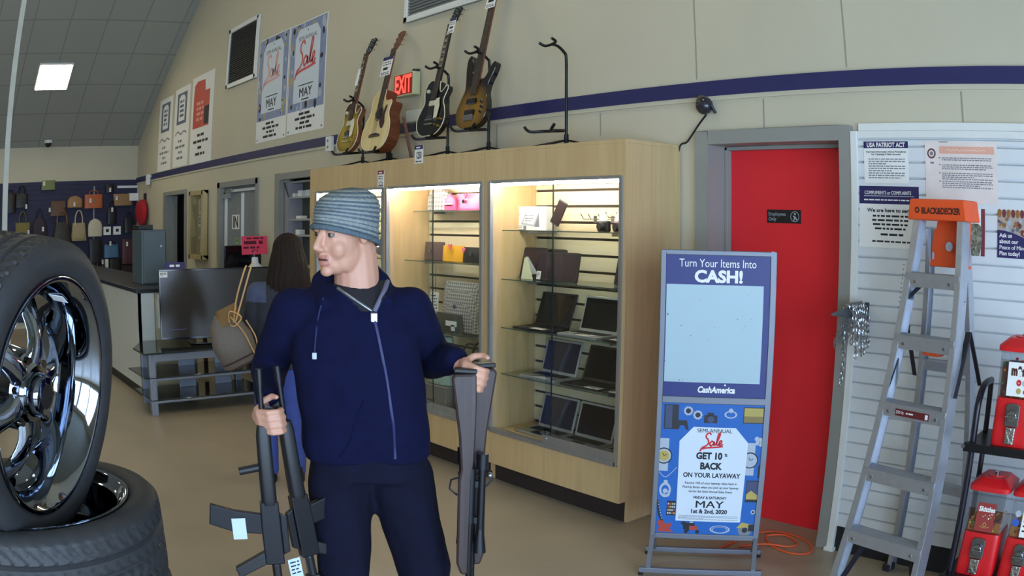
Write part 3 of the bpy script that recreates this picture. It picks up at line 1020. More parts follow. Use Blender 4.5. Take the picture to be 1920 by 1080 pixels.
tablet(-3.84, 1.29, .17, .19, 'dark tablet standing behind the wide one on the upper shelf', y=3.60, yaw=-4)
tablet(-3.20, 1.29, .20, .19, 'dark tablet at the right end of the upper shelf', y=3.57)
o = thing('folded_price_card', 'folded pale price card leaning on the left tablet', 'price card', (-3.985, 3.50, 1.2905), (0, 0, R(8)))
MB().prism([(-.02, .13), (.0, .14), (.075, .0), (-.02, .0)], 0, .002, M=frame((0, 0, 0), (1, 0, 0), (0, .25, 1))).build('face', mat('pale striped card', (196, 200, 170), .6), o)
MB().prism([(-.02, .13), (.0, .14), (.075, .0), (-.02, .0)], 0, .002, M=frame((0, .075, 0), (1, 0, 0), (0, -.25, 1))).build('back', PAPER, o)

# boxed tablet, phone on its stand, hooks, compact cameras on the top glass shelf
o = thing('tablet_box', 'white boxed tablet on the top glass shelf', 'box', (-4.02, 3.55, 1.59))
bx = MB().box(-.172, .172, 0, .06, 0, .145).build('carton', PAPER, o)
m = MB(frame((0, -.0006, 0), (1, 0, 0)))
m.poly([(-.05, .035), (.075, .02), (.115, .11), (.0, .125)], .0006, 1).poly([(.075, .02), (.12, .018), (.115, .11)], .0004, 2)
m.poly([(-.03, .045), (.065, .033), (.098, .10), (.01, .113)], .0012, 0).print_lines(-.01, .07, .085, .006, 3, .016, .0018, 2)
m.disc(-.14, .125, .007, .0006, 4, 10).stroke([(-.12, .122), (-.11, .135), (-.085, .135), (-.085, .120)], .002, .0006, 2)
m.print_lines(-.14, -.06, .10, .005, 3, .014, .0006, 2)
m.rect(-.12, .0, .0, .026, .0006, 2).rect(-.10, -.025, .003, .024, .0012, 0).print_lines(-.09, -.035, .014, .004, 1, .1, .0018, 3)
flat(m, 'printed_front', [PAPER, SILI, GREYINK, INK, REDINK], o)
o = thing('smartphone', 'black phone tilted on a clear stand, top glass shelf', 'phone', (-3.70, 3.48, 1.592))
T = Matrix.Translation((0, .0, .035)) @ Matrix.Rotation(R(24), 4, 'Y') @ Matrix.Rotation(R(82), 4, 'X')
MB(T).box(-.038, .038, 0, .15, -.008, 0).build('shell', DSHELL, o, bevel=.004)
MB(T).box(-.034, .034, .008, .142, .0002, .0012).build('screen', mat('brown black glass', (52, 40, 40), .12), o)
MB().cyl((0, .01, 0), (0, .01, .006), .04).cyl((0, .012, 0), (0.01, .012, .06), .006).build('stand', GLASS, o)
for k, (hx, hz) in enumerate(((-3.56, 1.66), (-3.50, 1.66), (-3.42, 1.66), (-3.36, 1.67), (-3.28, 1.67))):
    h = MB().tube([(0, .0, 0), (0, -.10, 0), (0, -.125, .03)], .0028, 6).box(-.012, .012, -.004, .0, -.02, .02)
    ob = h.build('slat_hook', STEEL)
    ob.location = (hx, 3.689, hz)
    tag(ob, 'thin steel hook in the slat board beside the phone, number %s from the left' % ('one', 'two', 'three', 'four', 'five')[k], 'hook', 'steel slat hooks')
def compact_camera(x, body, lab):
    o = thing('compact_camera', lab, 'camera', (x, 3.47, 1.59), (0, 0, R(-12)), 'cameras on the top glass shelf')
    MB().box(-.05, .05, 0, .03, .0, .062).build('body', body, o, bevel=.008)
    MB().cyl((0, 0, .03), (0, -.022, .03), .026, .022).build('lens', BLACK, o, smooth=40)
    MB().box(-.03, .02, .005, .025, .062, .1).build('tag', PAPER, o)
compact_camera(-3.30, BLACK, 'black compact camera with a white tag on the top glass shelf')
compact_camera(-3.18, mat('plum camera shell', (110, 50, 70), .3), 'plum red compact camera at the right end of the top glass shelf')

# ------------------------------------------------------------------ bags
TAGM = [PAPER, INK]
GOLDM = mat('brass fittings', (190, 160, 90), 0.25, metal=1.0)
def bag(name, lab, loc, rz, w, h, d, m, top=.9, handle=0, hm=None, flap=None, tagpos=None, group=None, power=3.0, round_top=False, clasp=None, cat='bag', straps=0, pocket=None):
    o = thing(name, lab, cat, loc, (0, 0, R(rz)), group)
    secs = []
    N = 9
    for k in range(N):
        t = k / (N - 1)
        s = 1 + (top - 1) * t
        if round_top and t > .5:
            s *= math.sqrt(max(.02, 1 - ((t - .5) / .5) ** 2.2))
        sd = 1.0 - .55 * t * t
        if k == 0:
            secs.append(((0, -d / 2, .0), w / 2 * .93, d / 2 * .8, power))
        secs.append(((0, -d / 2, h * (.02 + .98 * t)), w / 2 * s, d / 2 * sd, power))
    MB().loft(secs, 28).build('body', m, o, smooth=50)
    hm = hm or m
    if handle:
        for sy in (-.72, -.28):
            q = w * .24
            MB().tube(smooth_loop([(-q, sy * d, h * .86), (-q * .9, sy * d, h + handle * .5), (-q * .45, sy * d, h + handle * .93), (0, sy * d, h + handle), (q * .45, sy * d, h + handle * .93), (q * .9, sy * d, h + handle * .5), (q, sy * d, h * .86)], 4, False), .008, 6).build('handle', hm, o, smooth=60)
    if flap:
        fl = [(-w * top / 2 * .96, h * 1.0), (-w * top / 2 * .98, h * .62), (-w * .2, h * .45), (w * .2, h * .45), (w * top / 2 * .98, h * .62), (w * top / 2 * .96, h * 1.0)]
        MB(frame((0, -d * 1.0 - .002, 0), (1, 0, 0), (0, .18 * d / h * 2, 1))).prism(fl, -.004, .006).build('flap', flap, o, bevel=.003)
    if clasp:
        MB().cyl((0, -d - .004, h * .52), (0, -d - .016, h * .52), .014, n=10).build('clasp', clasp, o)
    if pocket:
        MB().loft([((0, -d * .98, .04), w * .36, .02, 4), ((0, -d * .98, h * .42), w * .34, .018, 4)], 20).build('pocket', pocket, o, smooth=50)
    if straps:
        for sx in (-.25, .25):
            MB().tube(smooth_loop([(sx * w, -.02, h * .9), (sx * w * .6, -.03, h + straps * .5), (0, -.02, h + straps)], 4, False), .009, 6).build('strap', hm, o, smooth=60)
    if tagpos:
        tx, tz = tagpos
        fm = MB(frame((tx, -d - .012, tz), (1, 0, 0)))
        fm.box(-.018, .018, -.035, .035, 0, .001, 0).print_lines(-.013, .013, .015, .004, 3, .012, .0015, 1)
        flat(fm, 'price_tag', TAGM, o)
    return o

BK = mat('black leather', (26, 24, 26), 0.45, bump=.2, scale=60)
BRN = mat('brown leather', (92, 62, 42), 0.5, bump=.2, scale=50)
TANL = mat('tan leather', (150, 112, 72), 0.55, bump=.2, scale=50)
ORG = mat('orange brown leather', (176, 92, 48), 0.45, bump=.15, scale=50)
OLV = mat('olive canvas', (120, 110, 60), 0.8, bump=.3, scale=80)
GRN = mat('olive green leather', (112, 122, 74), 0.5, bump=.15, scale=50)
CRM = mat('cream leather', (196, 188, 164), 0.55, bump=.15, scale=50)
BLU = mat('teal blue leather', (70, 110, 142), 0.45, bump=.15, scale=50)
DRED = mat('dark red leather', (74, 26, 32), 0.5, bump=.2, scale=40)
CANV = mat('beige canvas', (164, 148, 112), 0.8, bump=.3, scale=80)
DPUR = mat('dark plum cloth', (48, 34, 50), 0.7, bump=.3, scale=40)
G = 'handbags on the navy slat panel'
XB = XL + .045
FB = [('black_bag', 'black strap bag with shiny buckles high up next to the pale column', 1.53, 1.98, .26, .24, .10, BK, dict(handle=.12, tagpos=(.09, .02), clasp=CHROME)),
      ('clutch_bag', 'olive green clutch at the very top of the navy panel', 2.055, 2.26, .27, .16, .05, GRN, dict(top=.98, tagpos=(-.09, .11))),
      ('tote_bag', 'olive canvas tote with thin handles, just above the upright tyre', 1.56, 1.50, .28, .24, .10, OLV, dict(handle=.18, tagpos=(.11, .08), top=1.05)),
      ('backpack', 'dark plum backpack right of the olive tote', 1.89, 1.46, .30, .36, .12, DPUR, dict(straps=.15, tagpos=(.06, .16), round_top=True)),
      ('satchel_bag', 'brown leather satchel left of the tan dome bag', 2.25, 1.82, .32, .25, .10, BRN, dict(flap=BRN, tagpos=(-.17, .11))),
      ('dome_bag', 'tan dome shaped bag between the brown satchel and orange briefcase', 2.575, 1.95, .29, .20, .10, TANL, dict(round_top=True, top=1.0, tagpos=(-.02, .06))),
      ('briefcase', 'orange brown leather briefcase bag on the navy panel', 2.935, 1.93, .35, .235, .09, ORG, dict(handle=.06, top=.98, tagpos=(-.07, .13), clasp=CHROME)),
      ('hobo_bag', 'large dark hobo bag with tan handles', 2.325, 1.38, .40, .34, .16, mat('dark mottled leather', (46, 40, 36), .5, var=.3, scale=20), dict(handle=.19, hm=TANL, top=.62, tagpos=None)),
      ('canvas_tote', 'beige canvas tote with wide flat handles', 2.655, 1.40, .30, .30, .12, CANV, dict(handle=.2, hm=CRM, top=.8, pocket=CANV)),
      ('mini_backpack', 'cream round topped backpack', 2.97, 1.46, .27, .30, .10, CRM, dict(round_top=True, top=1.02)),
      ('shoulder_bag', 'tall black shoulder bag under the cream backpack', 2.97, 1.02, .25, .40, .10, BK, dict(top=.95, tagpos=(.13, .02))),
      ('handbag', 'teal blue handbag with two short handles', 3.28, 1.10, .29, .22, .10, BLU, dict(handle=.05, tagpos=(-.03, .24), hm=BK)),
      ('small_tote', 'grey beige tote with tall handles just above the counter', 3.06, .80, .23, .12, .10, mat('grey beige cloth', (140, 130, 116), .8), dict(handle=.20, hm=TANL, tagpos=(-.09, .05))),
      ('black_handbag', 'black handbag below the teal blue one', 3.345, .76, .22, .32, .09, BK, dict(handle=.0, top=.95)),
      ('garment_bag', 'dark red bag hanging beside the grey safe', 3.62, .98, .30, .42, .10, DRED, dict(top=.9, tagpos=(-.05, .34))),
      ('brown_sack', 'dark brown sack under the dark red bag with a yellow tag', 3.60, .68, .30, .28, .11, mat('dark brown cloth', (44, 34, 30), .8), dict(tagpos=(-.04, .05))),
      ('straw_bag', 'woven tan bag near the corner at the top of the navy panel', 3.50, 1.96, .34, .20, .12, spots('woven straw', (150, 116, 76), (104, 76, 50), 60, .3), dict(top=1.15, tagpos=(-.14, .13))),
      ('dark_purse', 'black purse with a white tag under the woven tan bag', 3.285, 1.66, .18, .28, .09, BK, dict(handle=.1, tagpos=(.0, .24))),
      ('dark_pouch', 'black pouch with tags near the top of the navy panel', 3.24, 2.18, .16, .16, .08, BK, dict(tagpos=(-.0, .05))),
      ('black_satchel', 'black bag half hidden behind the pale column', 1.30, 1.90, .22, .32, .12, BK, dict(handle=.06)),
      ('leather_sling', 'black sling bag below the dark purse', 3.62, 1.50, .20, .26, .09, BK, dict(handle=.08))]
for nm, lab, y, z, ww, hh, dd, m, kw in FB:
    bag(nm, lab, (XB, y, z), 90, ww, hh, dd, m, group=G, cat='handbag', **kw)
for y, lab in ((3.205, 'small white boxed watch on the navy panel, next to the cream backpack'), (3.395, 'small white boxed watch on the navy panel, farther from the cream backpack')):
    o = thing('watch_box', lab, 'box', (XB, y, 1.48), (0, 0, R(90)), 'pair of small white boxes')
    MB().box(-.07, .07, -.05, 0, 0, .14).build('carton', PAPER, o)
    MB().box(-.025, .03, -.052, -.05, .05, .10).build('printed_square', INK, o)
o = thing('white_carton', 'white box on the navy panel beside the woven tan bag', 'box', (XB, 3.69, 2.04), (0, 0, R(90)))
MB().box(-.085, .085, -.14, 0, 0, .125).build('carton', PAPER, o, bevel=.003)
o = thing('tall_white_box', 'tall narrow white box next to the black handbag', 'box', (XB, 3.19, .76), (0, 0, R(90)))
MB().box(-.03, .03, -.08, 0, 0, .32).build('carton', PAPER, o, bevel=.003)
o = thing('yellow_card', 'pale yellow price card hanging on the dark brown sack', 'price card', (XB + .13, 3.71, .76), (0, 0, R(90)))
MB().box(-.04, .04, -.002, 0, 0, .1).build('card', mat('pale yellow card', (200, 200, 110), .7), o)

# ------------------------------------------------------------------ handbags inside the long case
GC = 'handbags in the long display case'
HOUND = checks('grey woven check', (168, 168, 164), (104, 104, 104), 46)
QUILT = checks('quilted grey print', (176, 176, 172), (110, 112, 112), 62)
PINK = mat('pink leather', (222, 112, 150), .45)
PINKD = mat('hot pink trim', (232, 70, 120), .4)
YEL = mat('yellow leather', (226, 168, 36), .4)
NAVYL = mat('slate navy leather', (70, 74, 104), .5)
BRNP = mat('brown plum leather', (84, 66, 66), .5)
bag('check_bag', 'grey woven check handbag on the top glass shelf of the long case', (-5.03, 3.67, 1.716), 0, .25, .16, .10, HOUND, round_top=True, top=1.05, group=GC, cat='handbag')
o = bag('pink_wallet', 'wide pink wallet with a heart charm on the top glass shelf', (-4.70, 3.66, 1.716), 0, .28, .115, .07, PINK, top=.96, group=GC, cat='wallet', clasp=CHROME)
MB().box(-.14, .14, -.075, -.068, .0, .012).build('trim', PINKD, o)
def heart(o, x, z, s, m, y):
    pts = smooth_loop([(0, -.9), (.55, -.25), (.85, .3), (.55, .75), (0, .35), (-.55, .75), (-.85, .3), (-.55, -.25)], 4)
    MB(frame((x, y, z), (1, 0, 0))).prism([(p.x * s, p.y * s) for p in pts], 0, .008).build('heart_charm', m, o, bevel=.002)
heart(o, .015, .10, .022, PINKD, -.075)
bag('pink_pouch', 'small white and hot pink pouch in front of the pink wallet', (-4.84, 3.60, 1.716), 0, .13, .11, .05, PINKD, round_top=True, group=GC, cat='pouch', pocket=PAPER)
bag('slate_purse', 'slate navy purse at the right end of the top glass shelf in the long case', (-4.27, 3.66, 1.716), 0, .16, .13, .08, NAVYL, top=.8, group=GC, cat='purse')
bag('white_purse', 'little black and white purse between the pink wallet and slate purse', (-4.45, 3.65, 1.716), 0, .13, .10, .06, PAPER, top=.9, group=GC, cat='purse', flap=BK)
bag('brown_wallet', 'dark brown wallet left of the yellow one in the long case', (-5.07, 3.64, 1.361), 0, .23, .13, .07, BRNP, top=.98, group=GC, cat='wallet', clasp=CHROME)
o = bag('yellow_wallet', 'bright yellow wallet with a pink heart charm', (-4.80, 3.60, 1.361), 0, .25, .11, .05, YEL, top=.97, group=GC, cat='wallet')
heart(o, .0, .105, .024, mat('coral charm', (232, 110, 110), .35), -.055)
o = bag('black_wallet', 'black wallet with heart and round charms beside the yellow one', (-4.56, 3.60, 1.361), 0, .24, .105, .06, BK, top=.97, group=GC, cat='wallet')
heart(o, -.08, .085, .022, PINK, -.062)
MB().cyl((.0, -.062, .06), (.0, -.072, .06), .018).build('round_charm', CHROME, o)
bag('floral_purse', 'grey purse at the right end of the second shelf in the long case', (-4.31, 3.62, 1.361), 0, .16, .12, .08, HOUND, top=.8, group=GC, cat='purse', handle=.06)
o = bag('quilted_bag', 'grey quilted print handbag standing on the low glass shelf', (-4.68, 3.66, .885), 0, .46, .34, .16, QUILT, top=.92, group=GC, cat='handbag', clasp=CHROME)
o = bag('dark_clutch', 'dark green clutch in front of the quilted bag with a white card', (-4.72, 3.50, .885), 0, .30, .13, .05, mat('dark green leather', (62, 66, 58), .5), top=.98, group=GC, cat='clutch')
MB().box(.0, .12, -.056, -.052, .05, .085).box(.06, .10, -.056, -.052, .02, .06).build('card', PAPER, o)
o = thing('hanging_tags', 'white paper tags hanging on a cord in the long case', 'tag', (-4.99, 3.55, 1.03))
MB().tube([(0, 0, .0), (.01, 0, .3)], .002, 5).build('cord', BLACK, o)
for k in range(3):
    fm = MB(frame((-.01 + .012 * k, -.006 * k - .002, -.02 - .0 * k), (1, 0, 0)) @ Matrix.Rotation(R(-8 + 6 * k), 4, 'Z'))
    flat(fm.box(-.045, .045, -.04, .13, 0, .001, 0).print_lines(-.035, .035, .10, .008, 6, .022, .0015, 1), 'tag', [PAPER, INK], o)
bag('dotted_bag', 'pale green bag with small dots on the floor of the long case', (-4.88, 3.60, .50), 0, .28, .34, .14, spots('dotted cloth', (160, 182, 166), (60, 70, 70), 30, .14), top=.8, group=GC, cat='handbag', handle=.08)
bag('dark_handbag', 'black handbag on the floor of the long case beside the dotted bag', (-4.50, 3.64, .346), 0, .42, .36, .20, BK, top=.8, group=GC, cat='handbag', handle=.12, tagpos=(-.02, .20))
o = thing('display_riser', 'grey display block under the dotted bag', 'stand', (-4.88, 3.50, .346))
MB().box(-.16, .16, -.06, .12, 0, .154).build('block', mat('grey display block', (120, 118, 112), .7), o, bevel=.004)

# headphones and small electronics in the left bay
HP = mat('silver grey headphone shell', (120, 122, 130), .3, metal=.5)
def headphones(x, z, y, s, lab):
    o = thing('headphones', lab, 'headphones', (x, y, z), (0, 0, R(10)), 'headphones in the left bay')
    MB().tube([(s * .085 * math.cos(R(a)), 0, .07 * s + s * .095 * math.sin(R(a))) for a in range(-10, 191, 12)], .009 * s, 7).build('headband', BLACK, o, smooth=60)
    for q in (-1, 1):
        MB().lathe([(0, -.016), (.034, -.014), (.04, 0), (.032, .016), (0, .018)], 20, M=Matrix.Translation((q * .082 * s, 0, .05 * s)) @ Matrix.Rotation(R(90 * q), 4, 'Y') @ Matrix.Scale(s, 4)).build('ear_cup', HP, o, smooth=50)
headphones(-5.44, 1.36, 3.60, 1.15, 'silver and black headphones on the second shelf behind the man in the knitted hat')
headphones(-5.70, 1.36, 3.60, 1.1, 'black headphones left of the silver pair behind the knitted hat')
headphones(-5.46, 1.0, 3.62, 1.2, 'dark headphones on the third shelf behind the hood of the man')
o = thing('speaker_box', 'white and cyan boxed speaker on the top shelf of the left bay', 'box', (-5.45, 3.58, 1.716))
MB().box(-.08, .08, 0, .09, 0, .14).build('carton', PAPER, o)
MB().box(-.02, .07, -.002, 0, .01, .06).build('print', mat('cyan print', (60, 190, 210), .5), o)
MB().box(-.04, .05, -.002, 0, .09, .125).build('print', INK, o)
bag('brown_pouch', 'brown leather pouch on the third shelf of the left bay', (-5.72, 3.62, 1.0), 0, .20, .15, .08, BRN, group=GC, cat='pouch')

# ================================================================== guitars on the cases
TOPZ = 2.08
PEG = mat('nickel pegs', (190, 190, 186), .25, metal=1.0)
ROSE = wood('rosewood fingerboard', (48, 34, 28), (70, 50, 40), 6, rough=.45)
MAHOG = wood('mahogany neck', (92, 50, 30), (124, 72, 44), 5)
PICK = mat('cream plastic', (216, 206, 176), .35)
BLKG = mat('gloss black lacquer', (18, 16, 16), .08, coat=.6)
def burst(name, inner, outer, r0, r1, cy):
    m = bpy.data.materials.new(name)
    m.use_nodes = True
    nt = m.node_tree
    b = nt.nodes['Principled BSDF']
    tc = nt.nodes.new('ShaderNodeTexCoord')
    mp = nt.nodes.new('ShaderNodeMapping')
    mp.inputs['Location'].default_value = (0, -cy, 0)
    ln = nt.nodes.new('ShaderNodeVectorMath')
    ln.operation = 'LENGTH'
    rp = nt.nodes.new('ShaderNodeValToRGB')
    rp.color_ramp.elements[0].position = r0
    rp.color_ramp.elements[1].position = r1
    rp.color_ramp.elements[0].color = lin(inner) + (1,)
    rp.color_ramp.elements[1].color = lin(outer) + (1,)
    nt.links.new(tc.outputs['Object'], mp.inputs['Vector'])
    nt.links.new(mp.outputs['Vector'], ln.inputs[0])
    nt.links.new(ln.outputs['Value'], rp.inputs['Fac'])
    nt.links.new(rp.outputs['Color'], b.inputs['Base Color'])
    b.inputs['Roughness'].default_value = .1
    b.inputs['Coat Weight'].default_value = .5
    return m
LP = [(0, 0), (.085, .008), (.145, .055), (.165, .125), (.142, .195), (.112, .245), (.116, .285), (.136, .335), (.126, .365), (.10, .352), (.07, .325), (.045, .335),
      (.03, .385), (.028, .405), (-.028, .41), (-.075, .425), (-.12, .40), (-.138, .345), (-.122, .285), (-.114, .245), (-.142, .19), (-.165, .125), (-.145, .055), (-.085, .008)]
AC = [(0, 0), (.11, .008), (.175, .055), (.198, .13), (.182, .215), (.142, .285), (.136, .325), (.148, .372), (.138, .398), (.10, .398), (.06, .402), (.03, .44),
      (.028, .495), (-.03, .495), (-.085, .495), (-.132, .458), (-.145, .40), (-.13, .33), (-.142, .285), (-.182, .215), (-.198, .13), (-.175, .055), (-.11, .008)]
BS = [(0, 0), (.08, .004), (.14, .04), (.162, .11), (.15, .18), (.125, .24), (.128, .30), (.158, .37), (.172, .43), (.15, .452), (.118, .42), (.085, .355), (.045, .335),
      (.03, .35), (-.03, .36), (-.062, .40), (-.085, .48), (-.115, .53), (-.145, .505), (-.142, .43), (-.118, .33), (-.112, .27), (-.138, .20), (-.16, .12), (-.14, .045), (-.08, .004)]
def headstock(kind):
    if kind == 'bass':
        return [(-.022, 0), (.022, 0), (.03, .04), (.042, .09), (.05, .20), (.02, .235), (-.03, .22), (-.03, .1)]
    if kind == 'ac':
        return [(-.024, 0), (.024, 0), (.036, .05), (.038, .17), (.0, .18), (-.038, .17), (-.036, .05)]
    return [(-.022, 0), (.022, 0), (.036, .04), (.042, .15), (.02, .165), (.0, .155), (-.02, .165), (-.042, .15), (-.036, .04)]
def guitar(x, yb, zb, kind, lab, top, side, scale_len, lean, neckw=.05, rz=0):
    o = thing('acoustic_guitar' if kind == 'ac' else ('bass_guitar' if kind == 'bass' else 'electric_guitar'), lab, 'guitar', (x, yb, zb), (R(90 - lean), 0, R(rz)), 'guitars on top of the display cases')
    pts = smooth_loop([(p[0], p[1], 0) for p in {'lp': LP, 'ac': AC, 'bass': BS}[kind]], 5)
    P2 = [(p.x, p.y) for p in pts]
    th = .105 if kind == 'ac' else .045
    MB().prism(P2, -th, 0, 0, 1).build('body', [top, side], o, smooth=35, bevel=.004)
    if kind != 'bass':
        MB().tube([(p[0], p[1], -.001) for p in P2], .0035, 5, closed=True).build('binding', PICK, o, smooth=60)
    by = {'lp': .40, 'ac': .49, 'bass': .33}[kind]
    ny = by + scale_len
    y0 = {'lp': .27, 'ac': .345, 'bass': .23}[kind]
    nk = MB().loft([((0, 0, by - .04), neckw / 2, .016, 2.5), ((0, 0, ny), neckw / 2 * .84, .013, 2.5)], 14, M=Matrix(((1, 0, 0, 0), (0, 0, 1, 0), (0, -1, 0, -.002), (0, 0, 0, 1))))
    nk.build('neck', MAHOG if kind != 'lp' else side, o, smooth=50)
    w0, w1 = neckw / 2, neckw / 2 * .84
    m = MB().prism([(-w0, y0), (w0, y0), (w1, ny), (-w1, ny)], .004, .014)
    for k in range(15):
        yy = ny - scale_len * 1.25 * (1 - 2 ** (-(k + 1) / 12.0)) * 1.0
        if kind != 'bass':
            m.box(-w1, w1, yy - .001, yy + .001, .0138, .0155, 1)
    for k in (3, 5, 7, 9, 12, 15):
        yy = ny - scale_len * 1.28 * (1 - 2 ** (-(k - .5) / 12.0))
        if kind == 'lp':
            m.box(-w1 * .6, w1 * .6, yy - .008, yy + .008, .0138, .0148, 1)
        elif kind == 'ac':
            m.box(-.003, .003, yy - .003, yy + .003, .0138, .0148, 1)
    m.build('fingerboard', [ROSE, PEG if kind == 'ac' else PICK], o)
    T = Matrix.Translation((0, ny, 0)) @ Matrix.Rotation(R(-12), 4, 'X')
    MB(T).prism([(p[0] * 1.05, p[1]) for p in headstock(kind)], -.014, .002).build('headstock', BLKG if kind == 'lp' else (MAHOG if kind == 'ac' else ROSE), o, bevel=.002)
    n = 3
    for s in (-1, 1):
        for k in range(n):
            yy = .045 + k * .048
            MB(T).cyl((s * .022, yy, -.012), (s * .022, yy, .016), .0045, n=8).cyl((s * .022, yy, -.02), (s * .058, yy, -.02), .003, n=6).ell((s * .062, yy, -.02), (.010, .007, .006), 8, 6).build('tuning_peg', PEG, o, smooth=50)
    st = MB()
    for k in range(4 if kind == 'bass' else 6):
        q = (k / (3 if kind == 'bass' else 5) - .5)
        bz = {'lp': .115, 'ac': .125, 'bass': .10}[kind]
        st.beam((q * .052, bz, .016), (q * .036, ny, .0175), .0013, .0013)
    st.build('strings', PEG, o)
    if kind == 'lp':
        for yy in (.24, .155):
            MB().box(-.036, .036, yy - .02, yy + .02, 0, .016).build('pickup', [PICK if yy > .2 else BLKG], o, bevel=.003)
        MB().box(-.042, .042, .112, .122, 0, .02).box(-.045, .045, .078, .09, 0, .018).build('bridge', PEG, o, bevel=.002)
        MB().prism([(.038, .27), (.072, .275), (.09, .215), (.085, .13), (.05, .12), (.038, .19)], .010, .013).build('pickguard', PICK, o)
        for (kx, ky) in ((.088, .12), (.125, .115), (.078, .075), (.112, .065)):
            MB().cyl((kx, ky, 0), (kx, ky, .014), .011, .009, n=10).build('knob', GOLDM, o, smooth=40)
        MB().cyl((-.09, .34, 0), (-.09, .34, .012), .014, n=10).build('switch', PICK, o)
    elif kind == 'ac':
        MB().cyl((0, .30, .0004), (0, .30, .0012), .050, n=28).build('sound_hole', mat('dark sound hole', (24, 16, 12), .8), o)
        MB().ring(0, .30, .054, .062, .0014, n=28).build('rosette', ROSE, o)
        MB().prism([(p.x, p.y) for p in smooth_loop([(.03, .265), (.055, .29), (.07, .345), (.10, .36), (.088, .28), (.105, .215), (.085, .17), (.055, .185), (.03, .225)], 4)], .0006, .003).build('pickguard', mat('tortoise brown plastic', (70, 44, 48), .15), o)
        MB().prism([(-.075, .105), (.075, .105), (.075, .125), (.03, .135), (-.03, .135), (-.075, .125)], 0, .010).box(-.04, .04, .126, .130, .01, .016).build('bridge', ROSE, o, bevel=.002)
    else:
        for yy in (.18, .10):
            MB().box(-.048, .048, yy - .02, yy + .02, 0, .016).build('pickup', BLKG, o, bevel=.003)
        MB().box(-.046, .046, .045, .085, 0, .018).build('bridge', STEEL, o, bevel=.002)
        for (kx, ky) in ((.105, .17), (.115, .135), (.112, .10)):
            MB().cyl((kx, ky, 0), (kx, ky, .014), .010, .009, n=10).build('knob', BLKG, o, smooth=40)
    return o
SPR = wood('spruce top', (206, 182, 122), (224, 202, 146), 3, axis=(1, .06, 1), rough=.3)
RSIDE = wood('brown rosewood sides', (84, 44, 26), (116, 64, 38), 4, rough=.25)
g1 = guitar(-6.10, 3.42, 2.205, 'lp', 'gold sunburst electric guitar, first from the left on the cases', burst('gold sunburst', (176, 150, 44), (70, 36, 14), .10, .22, .17), MAHOG, .46, 13)
g2 = guitar(-5.70, 3.44, 2.19, 'ac', 'acoustic guitar with a pale spruce top and brown sides', SPR, RSIDE, .36, 13, neckw=.052)
g3 = guitar(-4.92, 3.42, 2.235, 'lp', 'glossy black electric guitar with a cream pickguard', BLKG, BLKG, .46, 13)
g4 = guitar(-4.46, 3.42, 2.255, 'bass', 'dark sunburst bass guitar, the one nearest the empty stand', burst('dark sunburst', (150, 108, 34), (34, 20, 14), .06, .20, .12), BLKG, .62, 13, neckw=.06)
def hang_tag(g, x, y, w, h, txt):
    m = MB(Matrix.Translation((x, y, .028)))
    m.box(-w / 2, w / 2, 0, h, -.001, 0, 0).rect(-w / 2, w / 2, h * .82, h, .0006, 1).print_lines(-w * .4, w * .4, h * .68, h * .05, 2, h * .12, .0006, 2)
    m.print_lines(-w * .3, w * .3, h * .3, h * .14, 1, .1, .0006, 2).print_lines(-w * .4, w * .4, h * .14, h * .04, 2, h * .08, .0006, 2)
    flat(m, 'price_tag', [PAPER, INKNAVY, INK], g)
hang_tag(g2, -.01, .61, .15, .165, '')
hang_tag(g3, .055, .77, .075, .12, '')
hang_tag(g4, .01, .865, .10, .155, '')
MB().box(-.04, .0, .57, .72, .02, .022).build('price_tag', PAPER, g1)

def guitar_stand(x, y, lab, short=False, h=.60, rz=0, cz=0.0):
    o = thing('guitar_stand', lab, 'guitar stand', (x, y, TOPZ), (0, 0, R(rz)), 'black guitar stands on the cases')
    if not short:
        MB().tube(smooth_loop([(0, .12, .04), (0, .12, h * .6), (0, .12, h - .04), (0, .10, h), (0, .05, h + .03), (0, -.0, h + .035)], 5, False), .0095, 8).build('upright', BLACKM, o, smooth=60)
        MB().tube(smooth_loop([(-.075, -.035, h + .05), (-.05, -.01, h + .03), (0, .0, h + .035), (.045, -.01, h + .045), (.05, -.05, h + .06)], 5, False), .009, 8).build('yoke', BLACKM, o, smooth=60)
    else:
        MB().beam((0, .10, .0), (0, .10, .15), .03, .03).build('upright', BLACKM, o)
    MB().tube(smooth_loop([(-.13, -.10, .125), (-.09, -.09, .095), (-.04, -.02, .10), (0, .10, .11), (.04, -.02, .10), (.09, -.09, .095), (.13, -.10, .125)], 5, False), .0095, 8, M=Matrix.Translation((0, 0, cz))).build('cradle', BLACKM, o, smooth=60)
    for (dx, dy) in ((-.25, -.12), (.02, -.20), (.20, .06)):
        MB().beam((0, .12, .055), (dx, .12 + dy, .008), .018, .012).build('leg', BLACKM, o, bevel=.002)
    MB().cyl((0, .12, .03), (0, .12, .09), .015, n=10).build('collar', BLACKM, o)
    return o
guitar_stand(-6.10, 3.48, 'black stand holding the gold sunburst guitar', h=.52, cz=.012)
guitar_stand(-5.70, 3.50, 'low black stand under the acoustic guitar', short=True)
MB_leg = thing('stand_back_plate', 'dark upright support behind the acoustic guitar', 'support', (-5.52, 3.66, TOPZ))
MB().beam((.04, .02, .0), (.01, -.05, .36), .03, .02).build('plate', MAHOG, MB_leg)
guitar_stand(-4.92, 3.48, 'black stand holding the glossy black guitar', h=.62, cz=.042)
guitar_stand(-4.46, 3.48, 'black stand holding the sunburst bass', h=.66, cz=.062)
guitar_stand(-3.72, 3.48, 'empty black guitar stand with nothing on it', h=.60)

